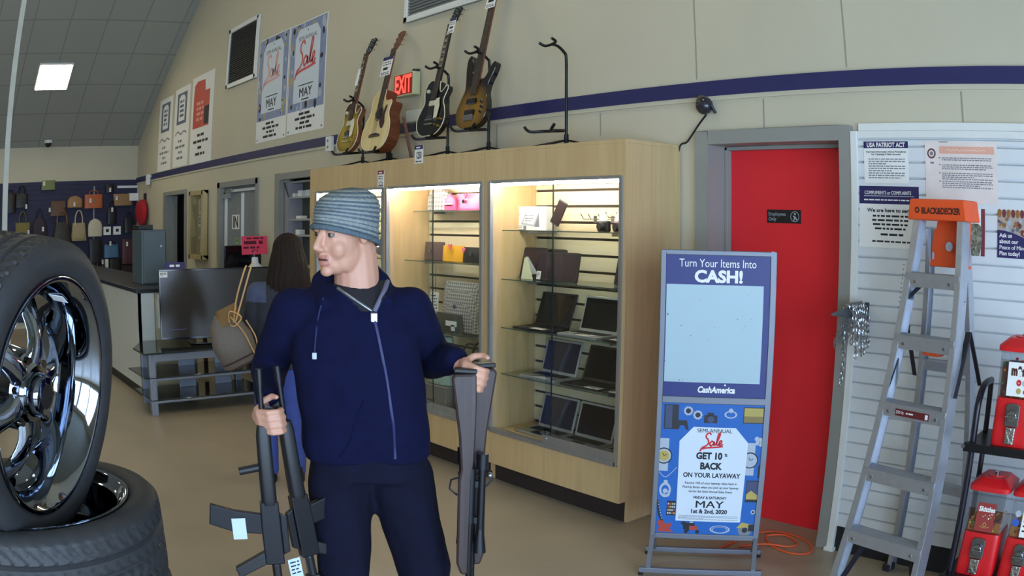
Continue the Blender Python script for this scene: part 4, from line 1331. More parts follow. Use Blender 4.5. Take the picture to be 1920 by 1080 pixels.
# ================================================================== counter, safe, television
CW = mat('white counter laminate', (196, 198, 190), .5, var=.03)
CT2 = mat('dark speckled worktop', (44, 44, 46), .3, var=.3, scale=60)
o = thing('shop_counter', 'white shop counter with a dark worktop beneath the handbags', 'counter', (-7.83, 2.1, 0))
MB().box(-6.0, 0, 0, .03, .10, 1.0).box(-.02, 0, 0, .17, .10, 1.0).box(-6.0, -.06, .60, .63, .10, 1.0).box(-1.9, -1.88, 0.0, .002, .1, 1.0).build('panel', CW, o)
MB().box(-.05, -.02, .17, .60, .10, 1.0).build('end_panel', mat('beige end panel', (176, 162, 128), .6), o)
MB().box(-6.0, -.03, .02, .05, 0, .10).box(-.06, -.03, .02, .60, 0, .10).build('kick_board', BLACK, o)
MB().box(-6.0, .02, -.02, .65, 1.0, 1.04).build('worktop', CT2, o, bevel=.004)
MB().box(-.0195, .02, .21, .27, .66, .98).build('paper_holder', WHITEP, o)
o = thing('steel_safe', 'grey green steel safe standing on the counter', 'safe', (-8.55, 2.43, 1.041))
SAFEM = mat('grey green enamel', (78, 92, 96), .4, var=.04)
MB().box(-.22, .20, -.14, .14, 0, .545).build('body', SAFEM, o, bevel=.008)
MB().box(.20, .222, -.125, .125, .015, .53).build('door', SAFEM, o, bevel=.004)
MB().cyl((.222, .07, .38), (.235, .07, .38), .012).build('knob', STEEL, o)
o = thing('black_case', 'small black case on top of the steel safe', 'case', (-8.60, 2.37, 1.587))
MB().box(-.14, .14, -.08, .08, 0, .05).build('body', BLACK, o, bevel=.006)
MB().tube([(-.03, 0, .05), (-.02, 0, .065), (.02, 0, .065), (.03, 0, .05)], .005, 6).build('handle', BLACK, o)

# television stand: silver frame, dark glass shelves, two column panels
SILF = mat('silver painted frame', (140, 146, 158), .35, metal=.5, var=.03)
SMOKG = mat('smoked glass shelf', (42, 48, 48), .05, var=.05)
o = thing('tv_stand', 'silver television stand with smoked glass shelves', 'tv stand', (-7.05, 1.97, 0))
LY = 1.22
for (x, y) in ((-.06, .0), (-.06, LY - .07), (-.62, .08), (-.62, LY - .15)):
    MB().box(x, x + .06, y, y + .06, 0, .54).build('leg', SILF, o, bevel=.003)
MB().box(-.06, 0, .06, LY - .07, .47, .535).box(-.06, 0, .06, LY - .07, .105, .125).box(-.03, -.01, .06, LY - .07, .30, .322).build('rail', SILF, o, bevel=.003)
MB().prism([(.05, -.06), (.05, LY + .05), (-.35, LY + .05), (-.72, LY - .10), (-.72, .12), (-.35, -.06)], .54, .556).build('glass_top', SMOKG, o, bevel=.003)
for z in (.325, .127):
    MB().box(-.62, -.0, .0 if z < .2 else -.05, LY - .05, z, z + .01).build('glass_shelf', SMOKG, o, bevel=.002)
HOLE = mat('dark cable hole', (24, 26, 30), .8)
for y in (.44, .82):
    for z0, z1 in ((.137, .322), (.335, .535)):
        p = MB().box(-.50, -.48, y, y + .17, z0, z1).build('column_panel', SILF, o, bevel=.002)
        MB().cyl((-.479, y + .085, (z0 + z1) / 2 + .02), (-.4785, y + .085, (z0 + z1) / 2 + .02), .018, n=12).build('cable_hole', HOLE, p)
o = thing('flat_television', 'large black flat screen television on the silver stand', 'television', (-7.36, 2.77, .556), (0, R(-3.2), R(-11)))
TW, TH = 1.12, .635
PIANO = mat('gloss black bezel', (16, 16, 18), .12)
MB().box(-.03, .0, -TW / 2, TW / 2, .04, .04 + TH).box(-.06, -.03, -TW * .35, TW * .35, .10, .5).build('case', PIANO, o, bevel=.004)
TVS = mat('television screen', (58, 53, 47), .16, var=.02, spec=.30)
MB().box(.0002, .0016, -TW / 2 + .014, TW / 2 - .014, .06, .026 + TH).build('screen', TVS, o)
MB().box(-.16, .12, -.28, .28, 0.001, .012).box(-.05, -.01, -.05, .05, .012, .10).build('foot', PIANO, o, bevel=.003)
for xa, xb, zz in ((-.46, -.30, .13), (-.08, .06, .14), (-.02, .05, .046)):
    flat(MB(frame((.003, 0, 0), (0, 1, 0))).rect(xa, xb, zz, zz + .004, 0, 0), 'bezel_mark', [mat('violet print', (110, 80, 150), .5)], o)
m = MB(frame((.006, -TW / 2 + .045, TH - .03), (0, 1, 0)))
flat(m.box(-.04, .04, 0, .05, -.001, 0, 0).print_lines(-.03, .03, .035, .006, 3, .011, .0006, 1), 'price_tag', [PAPER, INK], o)
m = MB(frame((-.01, -TW / 2 + .16, TH + .04), (0, 1, 0)))
m.box(-.10, .10, 0, .065, -.002, 0, 0).print_lines(-.05, .05, .022, .02, 1, .1, .0008, 1)
flat(m, 'layaway_card', [INKNAVY, PAPER], o)

# black monitor on a low cabinet behind, pink sale card
o = thing('side_table', 'dark side table behind the television', 'table', (-8.55, 3.43, 0))
DT = mat('dark brown table', (52, 42, 38), .5)
MB().box(-.3, .3, -.33, .33, .98, 1.02).build('table_top', DT, o, bevel=.004)
for x in (-.27, .23):
    for y in (-.30, .26):
        MB().box(x, x + .04, y, y + .04, 0, .98).build('leg', DT, o)
o = thing('black_monitor', 'black monitor seen above the television', 'monitor', (-8.5, 3.52, 1.021))
MB().box(-.03, .0, -.22, .22, .10, .375).build('case', PIANO, o, bevel=.006)
MB().box(.0002, .0015, -.205, .205, .115, .36).build('screen', SCREEN, o)
MB().box(-.035, -.02, -.03, .03, .01, .12).box(-.1, .08, -.11, .11, 0, .012).build('foot', PIANO, o)
PKM = mat('pink card', (236, 70, 96), .6, var=.02)
o = thing('sale_card', 'bright pink price card on a stand beside the black monitor', 'sale sign', (-8.28, 3.56, 1.021))
MB().box(-.05, .05, -.05, .05, 0, .01).cyl((0, 0, .01), (0, 0, .32), .008).build('stand', GREYINK, o)
m = MB(frame((.011, 0, .285), (0, 1, 0), (-.1, 0, 1)))
m.box(-.15, .15, 0, .19, -.002, 0, 0)
m.print_lines(-.09, .11, .158, .018, 1, .1, .0008, 1).print_lines(-.12, .10, .105, .036, 1, .1, .0008, 1).print_lines(-.13, .06, .06, .022, 1, .1, .0008, 1)
m.stroke([(-.02, .05), (-.03, .02), (.0, .045), (.03, .04), (.035, .015)], .008, .0008, 1)
flat(m, 'card', [PKM, mat('dark red ink', (96, 20, 40), .6)], o)
o = thing('jewellery_bust', 'white plaster bust beneath the pink card', 'display', (-8.15, 3.52, 1.021))
MB().loft([((0, 0, 0), .06, .08), ((0, 0, .06), .05, .07), ((0, 0, .16), .06, .09), ((-.02, 0, .2), .03, .04), ((-.02, 0, .26), .028, .034)], 18).build('bust', PAPER, o, smooth=60)

# storeroom shelf behind the doorway by the cases
o = thing('storeroom_shelf', 'grey storeroom shelf unit seen through the doorway beside the long case', 'shelf', (-8.0, WY + .06, 0))
SG = mat('pale shelf edge', (170, 172, 168), .5)
for xa, xb in ((-.10, .0), (1.34, 1.36)):
    MB().box(xa, xb, -.015, .17, 0, 2.05).build('side_panel', mat('lavender grey panel', (150, 148, 156), .5), o)
MB().box(0, 1.34, .15, .17, 0, 2.05).build('back_panel', mat('dim grey green board', (76, 78, 72), .7), o)
for z in (.4, .8, 1.2, 1.508, 1.668, 1.893, 2.05):
    MB().box(0, 1.34, 0, .15, z - .018, z).build('shelf', SG, o)
for k, (x, z, w_, h_, c) in enumerate(((.06, 1.893, .06, .035, PAPER), (.20, 1.893, .09, .06, PAPER), (.38, 1.893, .10, .06, CARD), (.18, 1.668, .12, .03, PAPER), (.15, 1.508, .08, .05, PAPER))):
    ob = MB().box(-w_ / 2, w_ / 2, 0, .07, 0, h_).build('small_carton', c, bevel=.003)
    ob.location = (-8.0 + x, WY + .075, z)
    tag(ob, ['white carton on the upper storeroom shelf, the left one', 'white carton on the upper storeroom shelf, the middle one', 'pale carton on the upper storeroom shelf, the right one', 'low white carton on the middle storeroom shelf', 'low white carton on the storeroom shelf behind the woman'][k], 'box', 'cartons in the storeroom')
o = thing('hanging_chain', 'black beaded chain hanging inside the storeroom doorway', 'chain', (-8.07, WY + .03, 1.90))
m = MB()
for k in range(7):
    m.ell((.016 * k, 0, .13 - .022 * k), .009, 8, 6)
m.build('beads', BLACK, o)
# office things behind the left doorway
o = thing('office_chair', 'dark chair inside the dim office behind the left doorway', 'chair', (-11.7, WY + .8, 0))
MB().box(-.25, .25, -.22, .22, .42, .5).build('seat', DT, o, bevel=.02)
MB().box(-.24, .24, .17, .23, .6, 1.15).build('backrest', DT, o, bevel=.02)
MB().cyl((0, 0, .05), (0, 0, .42), .03).beam((-.28, 0, .03), (.28, 0, .03), .05, .05).beam((0, -.28, .03), (0, .28, .03), .05, .05).build('base', BLACK, o)

# ================================================================== standing sign
SGN = mat('silver sign frame', (116, 120, 130), .45, metal=.45, var=.02)
SBLUE = mat('royal blue print', (24, 36, 108), .45, var=.02)
BOARD = mat('scuffed white board', (160, 184, 192), .4, var=.01)
o = thing('standing_sign', 'tall silver framed floor sign with blue posters in front of the red door', 'sign', (-2.487, 3.006, 0), (0, 0, math.atan2(.569, .822)))
SW, S0, S1 = .535, .15, 1.527
m = MB()
m.box(0, .024, 0, .035, S0, S1).box(SW - .024, SW, 0, .035, S0, S1).box(.024, SW - .024, 0, .035, S1 - .022, S1).box(.024, SW - .024, 0, .035, S0, S0 + .028).box(.024, SW - .024, 0, .035, .826, .858)
m.build('sign_frame', SGN, o, bevel=.003)
for s in (-1, 1):
    y1 = -.125 if s < 0 else .16
    f = MB()
    for x in (.0, SW - .026):
        f.beam((x + .013, .017, S0 + .015), (x + .013, y1, .036), .024, .024, up=(0, 1, .3))
    f.beam((-.03, y1, .030), (SW + .03, y1, .030), .026, .026)
    f.build('foot', SGN, o, bevel=.003)
    for x in (-.02, SW + .02):
        MB().cyl((x, y1, 0), (x, y1, .018), .012, n=10).build('rubber_foot', BLACK, o)
MB().box(.02, SW - .02, .020, .030, S0 + .02, S1 - .015).build('back_board', mat('deep blue back board', (44, 60, 150), .5), o)
PW = SW - .048
m = MB(frame((.024, .008, 0), (1, 0, 0)))
m.box(0, PW, .858, S1 - .022, -.003, 0, 0)
m.rect(.004, PW - .035, .925, 1.372, .0012, 1)
m.text('Turn Your Items Into', .052, PW / 2 - .005, 1.452, .0012, 2, width=.355)
m.text('CASH!', .074, PW / 2 + .0, 1.385, .0012, 2, bold=.0032, width=.222)
m.text('CashAmerica', .040, PW / 2 + .005, .879, .0012, 2, bold=.0016, shear=.2, width=.175)
m.poly([(PW / 2 + .040, .912), (PW / 2 + .046, .922), (PW / 2 + .052, .912)], .0012, 2)
rn = random.Random(5)
for (x, y, r) in ((.012, 1.235, .005), (.075, 1.185, .003), (.12, 1.14, .003), (.23, 1.18, .002), (.335, 1.22, .003), (.37, 1.19, .0025), (.16, 1.30, .002), (.38, 1.33, .002), (.20, 1.12, .002), (.36, 1.175, .002), (.02, .935, .002), (.05, .937, .002), (.075, .934, .004), (.09, .936, .003), (.11, .938, .002), (.15, .94, .002), (.006, 1.02, .003), (.4, 1.22, .002)):
    m.disc(x, y, r, .002, 3, n=6)
flat(m, 'upper_poster', [SBLUE, BOARD, PAPER, GREYINK], o)
m = MB(frame((.024, .008, 0), (1, 0, 0)))
m.box(0, PW, S0 + .028, .826, -.003, 0, 0)
cx = PW * .52
tg = [(cx - .158, .245), (cx + .158, .245), (cx + .163, .645), (cx + .10, .715), (cx - .10, .715), (cx - .163, .645)]
# little pictures round the tag: console, earrings, camera, ring, television, watches, pendant, guitar, phone, mower, bracelet, saw
m.rect(.012, .080, .70, .818, .0006, 3).rect(.018, .05, .705, .815, .0011, 8)
m.poly([(.078, .745), (.12, .745), (.13, .70), (.118, .70), (.108, .72), (.09, .72), (.082, .70), (.074, .70)], .0009, 3)
for (ex, ey) in ((.125, .79), (.17, .772)):
    for k in range(10):
        m.disc(ex + .017 * math.cos(k * PI / 5), ey + .017 * math.sin(k * PI / 5), .006, .0008, 5, 6)
    m.disc(ex, ey, .012, .0012, 3, 10)
m.rect(.20, .262, .735, .772, .0008, 3).rect(.215, .245, .77, .785, .0008, 3).disc(.232, .752, .016, .0013, 8, 14)
m.ring(.325, .778, .022, .030, .0008, 5, ry=.6).disc(.325, .797, .011, .0012, 5, 8)
m.rect(.385, .484, .738, .815, .0006, 3).rect(.389, .480, .768, .811, .0011, 6).rect(.389, .480, .742, .772, .0012, 10)
for (wx, wy, c) in ((.020, .57, 6), (.432, .56, 5)):
    m.rect(wx - .022, wx + .022, wy - .075, wy + .085, .0006, 5).disc(wx, wy, .040, .0011, 3, 24).disc(wx, wy, .034, .0015, 5, 24).disc(wx, wy, .026, .0019, c, 20)
    m.stroke([(wx, wy), (wx + .015, wy + .008)], .003, .0024, 3).stroke([(wx, wy), (wx - .006, wy + .014)], .003, .0024, 3)
m.stroke([(.002, .49), (.035, .465), (.085, .515)], .003, .0007, 5)
m.ring(.035, .40, .018, .028, .0008, 5, ry=1.35).disc(.036, .395, .012, .0012, 5, 10).disc(.036, .44, .011, .0012, 5, 8).ring(.044, .38, .010, .016, .0011, 5)
m.stroke([(.004, .345), (.012, .28), (.03, .24)], .011, .0008, 3)
for k in range(7):
    m.disc(.006 + .0035 * k, .338 - .014 * k, .003, .0013, 5, 6)
m.poly([(p.x, p.y) for p in smooth_loop([(.005, .235), (.03, .245), (.05, .225), (.08, .23), (.07, .20), (.085, .185), (.01, .185), (.018, .205)], 3)], .0008, 7)
m.rect(.048, .092, .27, .345, .0006, 3)
for a in range(4):
    for b in range(4):
        m.rect(.052 + .010 * a, .059 + .010 * a, .277 + .016 * b, .287 + .016 * b, .0012, (5, 6, 7, 5)[(a * 3 + b) % 4])
m.rect(.135, .19, .20, .235, .0008, 3).poly([(.12, .236), (.14, .243), (.175, .20), (.16, .19)], .0012, 3).rect(.165, .205, .198, .22, .0014, 7).disc(.15, .19, .010, .0016, 3, 10).disc(.205, .19, .010, .0016, 3, 10).rect(.165, .182, .235, .243, .0013, 5)
m.ring(.315, .205, .042, .050, .0008, 5, ry=.42).ring(.315, .203, .034, .038, .0009, 5, ry=.42)
m.disc(.438, .205, .034, .0008, 9, 20).disc(.438, .205, .014, .0013, 3, 12).poly([(.395, .215), (.42, .245), (.475, .235), (.484, .22)], .0012, 6).rect(.455, .484, .20, .235, .0014, 3)
m.rect(.425, .487, .35, .46, .0006, 3).rect(.428, .485, .365, .455, .0010, 8).poly([(.428, .39), (.45, .41), (.485, .385), (.485, .365), (.428, .365)], .0014, 6)
for (bx, by) in ((.458, .665), (.474, .66), (.463, .645), (.478, .64)):
    m.disc(bx, by, .012, .0008, 5, 8)
m.poly([(.475, .47), (.486, .48), (.486, .55), (.474, .53)], .0008, 3)
m.disc(.47, .30, .012, .0008, 5, 8).disc(.47, .30, .006, .0012, 3, 8)
m.poly(tg, .0022, 1)
m.text('SEMI-ANNUAL', .026, cx, .690, .0028, 2, bold=.0003, width=.165)
sale_script(m, cx - .005, .645, .092, .0028, 4, w=.085)
m.text('GET 10', .044, cx - .018, .562, .0028, 2, bold=.0022, width=.125)
m.text('%', .020, cx + .062, .576, .0028, 2, bold=.0008)
m.text('BACK', .044, cx - .008, .512, .0028, 2, bold=.0022, width=.105)
m.text('ON YOUR LAYAWAY', .032, cx, .470, .0028, 2, bold=.0010, width=.275)
m.text('Receive 10% of your layaway value back in', .016, cx, .436, .0028, 2, bold=.0003, width=.25)
m.text('Pick-Up Bucks when you pick up your layaway', .016, cx, .415, .0028, 2, bold=.0003, width=.27)
m.text('during the Semi-Annual Sales Event', .016, cx, .394, .0028, 2, bold=.0003, width=.21)
m.text('FRIDAY & SATURDAY', .018, cx, .362, .0028, 2, bold=.0006, width=.16)
m.text('MAY', .052, cx, .316, .0028, 2, bold=.0012, width=.135)
m.text('1st & 2nd, 2020', .028, cx, .288, .0028, 2, bold=.0012, width=.175)
m.print_lines(cx - .145, cx + .145, .272, .0025, 4, .006, .0028, 9, rnd=rn)
flat(m, 'lower_poster', [COLLB, CARD, INK, mat('near black print', (24, 26, 34), .5), REDINK, SILI, GOLDI, mat('brick red print', (170, 60, 46), .5), mat('blue grey print', (56, 66, 100), .5), GREYINK, mat('field brown print', (128, 110, 60), .5)], o)

# ================================================================== notices on the slat board
PY = 3.7545
def notice(x0, x1, z0, z1, name, lab, fn, mats):
    W, H = x1 - x0, z1 - z0
    m = MB(frame(((x0 + x1) / 2, PY, z0), (1, 0, 0)))
    m.box(-W / 2, W / 2, 0, H, -.0008, .0006, 0)
    fn(m, W, H)
    return tag(flat(m, name, mats), lab, 'notice', 'notices on the white slat board')
def f_patriot(m, W, H):
    m.rect(-W / 2, W / 2, H * .835, H, .0012, 1)
    m.text('USA PATRIOT ACT', .030, 0, H * .865, .0018, 0, bold=.001, width=W * .86)
    m.text('Important Information About Procedures', .012, 0, H * .73, .0012, 2, bold=.0003, width=W * .9)
    m.text('For Opening A New Account', .012, 0, H * .67, .0012, 2, bold=.0003, width=W * .66)
    m.print_lines(-W * .4, W * .42, H * .56, .005, 9, .0112, .0012, 3)
notice(-1.80, -1.545, 1.868, 2.068, 'patriot_notice', 'notice with a navy heading about new accounts, top left on the slat board', f_patriot, [PAPER, INKNAVY, INK, GREYINK])
def f_rights(m, W, H):
    m.rect(-W * .30, W * .46, H * .80, H * .92, .0012, 1)
    m.stroke([(-W * .2 + W * .03 * k, H * (.855 + (.012 if k % 2 else -.008) + .006 * math.sin(k * 1.7))) for k in range(19)], .0035, .0018, 4)
    m.ring(-W * .41, H * .80, .016, .024, .0012, 2).disc(-W * .41, H * .80, .010, .0012, 3, 10)
    m.rect(-W * .43, -W * .38, H * .63, H * .66, .0012, 3)
    for k, n in enumerate((2, 3, 4, 4)):
        yy = H * (.72 - .115 * k - (.02 if k > 2 else 0) - (.02 if k > 1 else 0))
        m.rect(-W * .31, -W * .29, yy, yy + .006, .0012, 3)
        m.print_lines(-W * .27, W * .43, yy, .0045, n, .009, .0012, 3)
    m.rect(-W * .3, -W * .18, H * .985, H, .0012, 3)
notice(-1.45, -1.045, 1.785, 2.068, 'rights_notice', 'large pinkish white notice with a round seal, partly above the ladder', f_rights, [mat('pinkish white paper', (226, 214, 208), .7), mat('salmon print', (226, 170, 148), .7), mat('dark seal ink', (96, 60, 60), .7), GREYINK, mat('pale salmon ink', (240, 206, 190), .7)])
def f_compl(m, W, H):
    m.rect(-W / 2, W / 2, H * .71, H, .0012, 1)
    m.text('COMPLIMENTS or COMPLAINTS', .024, -W * .02, H * .865, .0018, 0, bold=.0006, width=W * .78)
    m.rect(-W * .42, W * .42, H * .835, H * .842, .0018, 0)
    m.print_lines(-W * .42, W * .42, H * .765, .006, 1, .1, .0018, 0)
    m.text('We are here to serve', .024, W * .02, H * .58, .0012, 2, bold=.0008, width=W * .78)
    m.print_lines(-W * .30, W * .34, H * .50, .009, 4, .020, .0012, 2, centre=True)
    m.print_lines(-W * .14, W * .24, H * .20, .010, 1, .1, .0012, 2)
    m.print_lines(-W * .28, W * .36, H * .09, .008, 1, .1, .0012, 2)
notice(-1.83, -1.49, 1.56, 1.853, 'complaints_notice', 'notice with a wide navy heading behind the ladder top, lower left on the slat board', f_compl, [PAPER, INKNAVY, INK])
CAMO = spots('camouflage cloth print', (128, 128, 110), (90, 92, 80), 90, multi=[(120, 122, 104), (86, 88, 74), (150, 148, 130), (104, 100, 84)])
def f_sold(m, W, H):
    m.rect(-W / 2, W * .05, H * .32, H, .0012, 1)
    for k in range(6):
        m.disc(-W * .38 + W * .14 * (k % 3), H * (.88 - .3 * (k // 3)), .008, .0018, 0, 5)
    m.rect(W * .38, W * .5, 0, H, .0012, 4)
    x = W * .18
    m.poly([(x - .035, H * .62), (x - .02, H * .68), (x + .022, H * .68), (x + .045, H * .60), (x + .04, H * .22), (x + .03, 0), (x - .03, 0), (x - .03, H * .22), (x - .048, H * .34)], .0020, 2)
    m.disc(x, H * .80, .0165, .0024, 3, 14, ry=.024).disc(x, H * .87, .018, .0027, 5, 12, ry=.012)
notice(-1.31, -1.12, 1.548, 1.762, 'soldier_poster', 'small poster of a soldier in camouflage right behind the ladder', f_sold, [PAPER, mat('flag navy print', (50, 44, 84), .6), CAMO, mat('skin print', (170, 130, 110), .6), mat('flag red print', (120, 50, 60), .6), mat('cap print', (70, 64, 56), .6)])
def f_ask(m, W, H):
    rn2 = random.Random(3)
    m.rect(-W / 2, W / 2, H * .4, H, .0010, 2)
    for k in range(9):
        m.disc(-W * .45 + W * .115 * k, H * .93, .012, .0014 + k * 1e-5, 4 + k % 2, 8, ry=.020)
    for k in range(40):
        m.disc(rn2.uniform(-.48, .48) * W, rn2.uniform(.45, .82) * H, rn2.uniform(.005, .014), .0016 + k * 1e-5, 3 + k % 4, 6)
    m.poly([(-W / 2, 0), (W * .42, 0), (W / 2, H * .08), (W / 2, H * .25)] + [(W * (.5 - 1.0 * t), H * (.30 + .28 * math.sin(t * PI / 2))) for t in (.05, .2, .4, .6, .8, 1.0)], .0026, 1)
    for k, s in enumerate(('Ask us', 'about our', 'Peace of Mind', 'Plan today!')):
        m.text(s, .026, -W * .45, H * (.43 - .125 * k), .0032, 0, bold=.0006, align='LEFT')
notice(-1.05, -.83, 1.548, 1.762, 'plan_poster', 'small poster with a navy corner and white lettering at the right edge', f_ask, [PAPER, INKNAVY, mat('beige photo print', (170, 158, 146), .6), SILI, mat('amber print', (150, 100, 50), .6), mat('maroon print', (110, 50, 50), .6), mat('grey photo print', (100, 104, 116), .6)])

# employees-only plate on the door
o = thing('door_plate', 'small black staff only plate on the red door', 'sign', (-2.40, DY, 1.66))
MB().box(-.11, .11, -.004, 0, 0, .072).build('plate', BLACK, o, bevel=.0015)
m = MB(frame((0, -.0045, 0), (1, 0, 0)))
m.text('Employees', .026, -.10, .040, .0004, 0, align='LEFT', width=.11).text('Only', .026, -.10, .013, .0004, 0, align='LEFT')
m.ring(.072, .036, .025, .028, .0004, 0).disc(.072, .050, .006, .0004, 0, 8).stroke([(.062, .04), (.07, .03), (.066, .016)], .006, .0004, 0).stroke([(.07, .038), (.08, .026), (.084, .018)], .006, .0004, 0)
flat(m, 'lettering', [SILI], o)

# shelf bracket with a chain over it
o = thing('shelf_bracket', 'grey steel shelf bracket sticking out beside the door frame', 'bracket', (-1.775, 3.755, 1.235))
MB().prism([(0, -.02), (0, .05), (-.30, .045), (-.39, .035), (-.39, .025), (-.20, .0)], -.006, .006, M=Matrix(((0, 0, 1, 0), (1, 0, 0, 0), (0, 1, 0, 0), (0, 0, 0, 1)))).build('arm', mat('dark grey steel', (96, 96, 98), .4, metal=.6), o, bevel=.002)
MB().box(-.012, .012, -.004, .0, -.03, .06).build('bracket_lip', mat('dark grey steel', (96, 96, 98)), o)
def chain_path(mb, pts, step=.020, r=.0085, w=.0026):
    P = smooth_loop(pts, 14, False)
    acc, last, k = 0, P[0], 0
    out = [P[0]]
    for p in P[1:]:
        acc += (p - last).length
        if acc >= step:
            out.append(p)
            acc = 0
        last = p
    for a, b in zip(out, out[1:]):
        c = (a + b) / 2
        d = (b - a).normalized()
        side = Vector((1, 0, 0)) if k % 2 else Vector((0, 1, 0))
        s = d.cross(side)
        s = s.normalized() if s.length > .1 else Vector((0, 0, 1))
        mb.tube([c + d * (.015 * math.cos(t)) + s * (r * math.sin(t)) for t in [2 * PI * q / 10 for q in range(10)]], w, 5, closed=True)
        k += 1
m = MB()
rn = random.Random(11)
for k in range(8):
    y = -.07 - .022 * k
    za = -.11 - rn.uniform(0, .07)
    zb = -.10 - rn.uniform(.0, .10)
    chain_path(m, [(-.055 + rn.uniform(-.02, .01), y, za), (-.035, y, -.02), (-.012, y, .055), (.012, y, .058), (.04, y, 0), (.05 + rn.uniform(-.01, .02), y, zb)])
chain_path(m, [(-.04, -.16, .04), (-.045, -.17, -.08), (-.04, -.16, -.18), (-.05, -.15, -.28), (-.055, -.15, -.33)])
ob = m.build('steel_chain', mat('galvanised chain', (170, 174, 180), .28, metal=.9, var=.1), smooth=60)
ob.location = (-1.775, 3.755, 1.235)
tag(ob, 'galvanised steel chain draped over the shelf bracket', 'chain')

# ================================================================== step ladder
LAL = mat('ladder aluminium', (182, 186, 194), .35, metal=.75, var=.05, scale=30)
LOR = mat('orange ladder plastic', (226, 84, 36), .45, var=.04)
LBK = mat('black ladder spreader', (34, 32, 40), .45)
o = thing('step_ladder', 'aluminium step ladder with an orange top leaning by the slat board', 'ladder', (-1.305, 3.15, 0), (0, 0, R(-10)))
hw = lambda z: .247 - .067 * z
ly = lambda z: .18 * z
for s in (-1, 1):
    p0, p1 = Vector((s * hw(.0), ly(0), .0)), Vector((s * hw(1.70), ly(1.70), 1.70))
    m = MB().beam(p0, p1, .006, .075, up=(0, 1, 0))
    q = Vector((-s * .014, -.036, 0))
    m.beam(p0 + q, p1 + q, .028, .006, up=(0, 1, 0))
    q = Vector((-s * .012, .036, 0))
    m.beam(p0 + q, p1 + q, .024, .006, up=(0, 1, 0))
    m.build('front_rail', LAL, o)
    b0, b1 = Vector((s * (hw(0) - .02), .50, 0)), Vector((s * (hw(1.66) - .03), .365, 1.66))
    m = MB().beam(b0, b1, .005, .05, up=(0, 1, 0)).beam(b0 + Vector((-s * .012, -.024, 0)), b1 + Vector((-s * .012, -.024, 0)), .026, .005, up=(0, 1, 0))
    m.beam(b0 + Vector((-s * .012, .024, 0)), b1 + Vector((-s * .012, .024, 0)), .026, .005, up=(0, 1, 0))
    m.build('rear_rail', LAL, o)
    MB().box(s * hw(0) - .03, s * hw(0) + .03, -.05, .05, 0, .05).build('rubber_foot', LBK, o, bevel=.006)
    MB().box(s * (hw(0) - .02) - .025, s * (hw(0) - .02) + .025, .465, .535, 0, .04).build('rubber_foot', LBK, o, bevel=.006)
    MB().beam((s * (hw(.98) + .006), ly(.98), .98), (s * (hw(1.22) + .006), .30, 1.24), .005, .03, up=(1, 0, 0)).beam((s * (hw(1.0) + .012), .43, 1.0), (s * (hw(1.22) + .012), .30, 1.24), .005, .022, up=(1, 0, 0)).build('spreader', LBK, o)
    MB().beam((s * hw(.03), .04, .03), (s * .12, ly(.36) + .03, .335), .028, .004, up=(0, 1, 0)).build('brace', LBK, o)
    MB().beam((s * hw(1.36), ly(1.36) + .02, 1.36), (s * .05, ly(1.47) + .02, 1.455), .018, .004, up=(0, 1, 0)).build('brace', LBK, o)
STEPZ = (.36, .64, .926, 1.21, 1.47)
for k, z in enumerate(STEPZ):
    w = hw(z) - .004
    m = MB().box(-w, w, ly(z) - .042, ly(z) + .04, z - .004, z).box(-w, w, ly(z) - .044, ly(z) - .040, z - .058, z).box(-w, w, ly(z) + .037, ly(z) + .040, z - .03, z)
    for q in range(8):
        y = ly(z) - .038 + .0095 * q
        m.box(-w, w, y, y + .004, z, z + .002)
    st = m.build('step', LAL, o)
    for xr_ in (-w + .05, w - .05):
        MB().cyl((xr_, ly(z) - .048, z - .036), (xr_, ly(z) - .043, z - .036), .007, n=8).build('rivet', STEEL, st)
fm = MB(frame((0, ly(.926) - .0455, .878), (1, 0, 0)))
flat(fm.rect(-.09, .095, .0, .03, 0, 0).text('250 lb', .018, -.065, .010, .0006, 1).print_lines(-.03, .01, .013, .006, 1, .1, .0006, 1).rect(.075, .09, .005, .025, .0006, 1), 'step_label', [mat('dark red label', (96, 30, 34), .5), PAPER], o)
for z in (.50, 1.06):
    y = .50 - .135 * z / 1.66
    MB().box(-hw(z) + .03, hw(z) - .03, y - .02, y + .02, z - .022, z + .022).build('rear_brace', LAL, o)
MB().prism([(-.165, 0), (.165, 0), (.150, .09), (-.150, .09)], -.145, 0, M=frame((0, .255, 1.695), (1, 0, 0))).build('top_cap', LOR, o, bevel=.008)
m = MB(frame((0, .2545, 1.695), (1, 0, 0)))
m.text('BLACK&DECKER', .036, .022, .028, .0, 0, bold=.0018, width=.215).disc(-.108, .042, .0145, .0, 0, 6).disc(-.108, .042, .006, .0005, 1, 6)
flat(m, 'cap_lettering', [mat('dark brown lettering', (66, 32, 26), .5), LOR], o)
m = MB(frame((.02, .335, 1.50), (1, 0, 0), (0, .1, 1)))
m.prism([(-.10, 0), (.115, 0), (.115, .20), (-.07, .20), (-.075, .165), (-.09, .15)], -.006, .006)
m.box(-.10, .115, 0, .012, -.03, .0)
tr = m.build('tool_tray', LOR, o, bevel=.003)
MB().cyl((.035, .322, 1.588), (.035, .316, 1.588), .020, n=16).build('tray_badge', SILI, o)
MB().box(-.062, -.052, .322, .326, 1.53, 1.56).build('tray_badge', SILI, o)
MB().box(-.03, .06, ly(1.21) + .0, ly(1.21) + .06, 1.13, 1.15).build('tray_hook', LOR, o, bevel=.006)
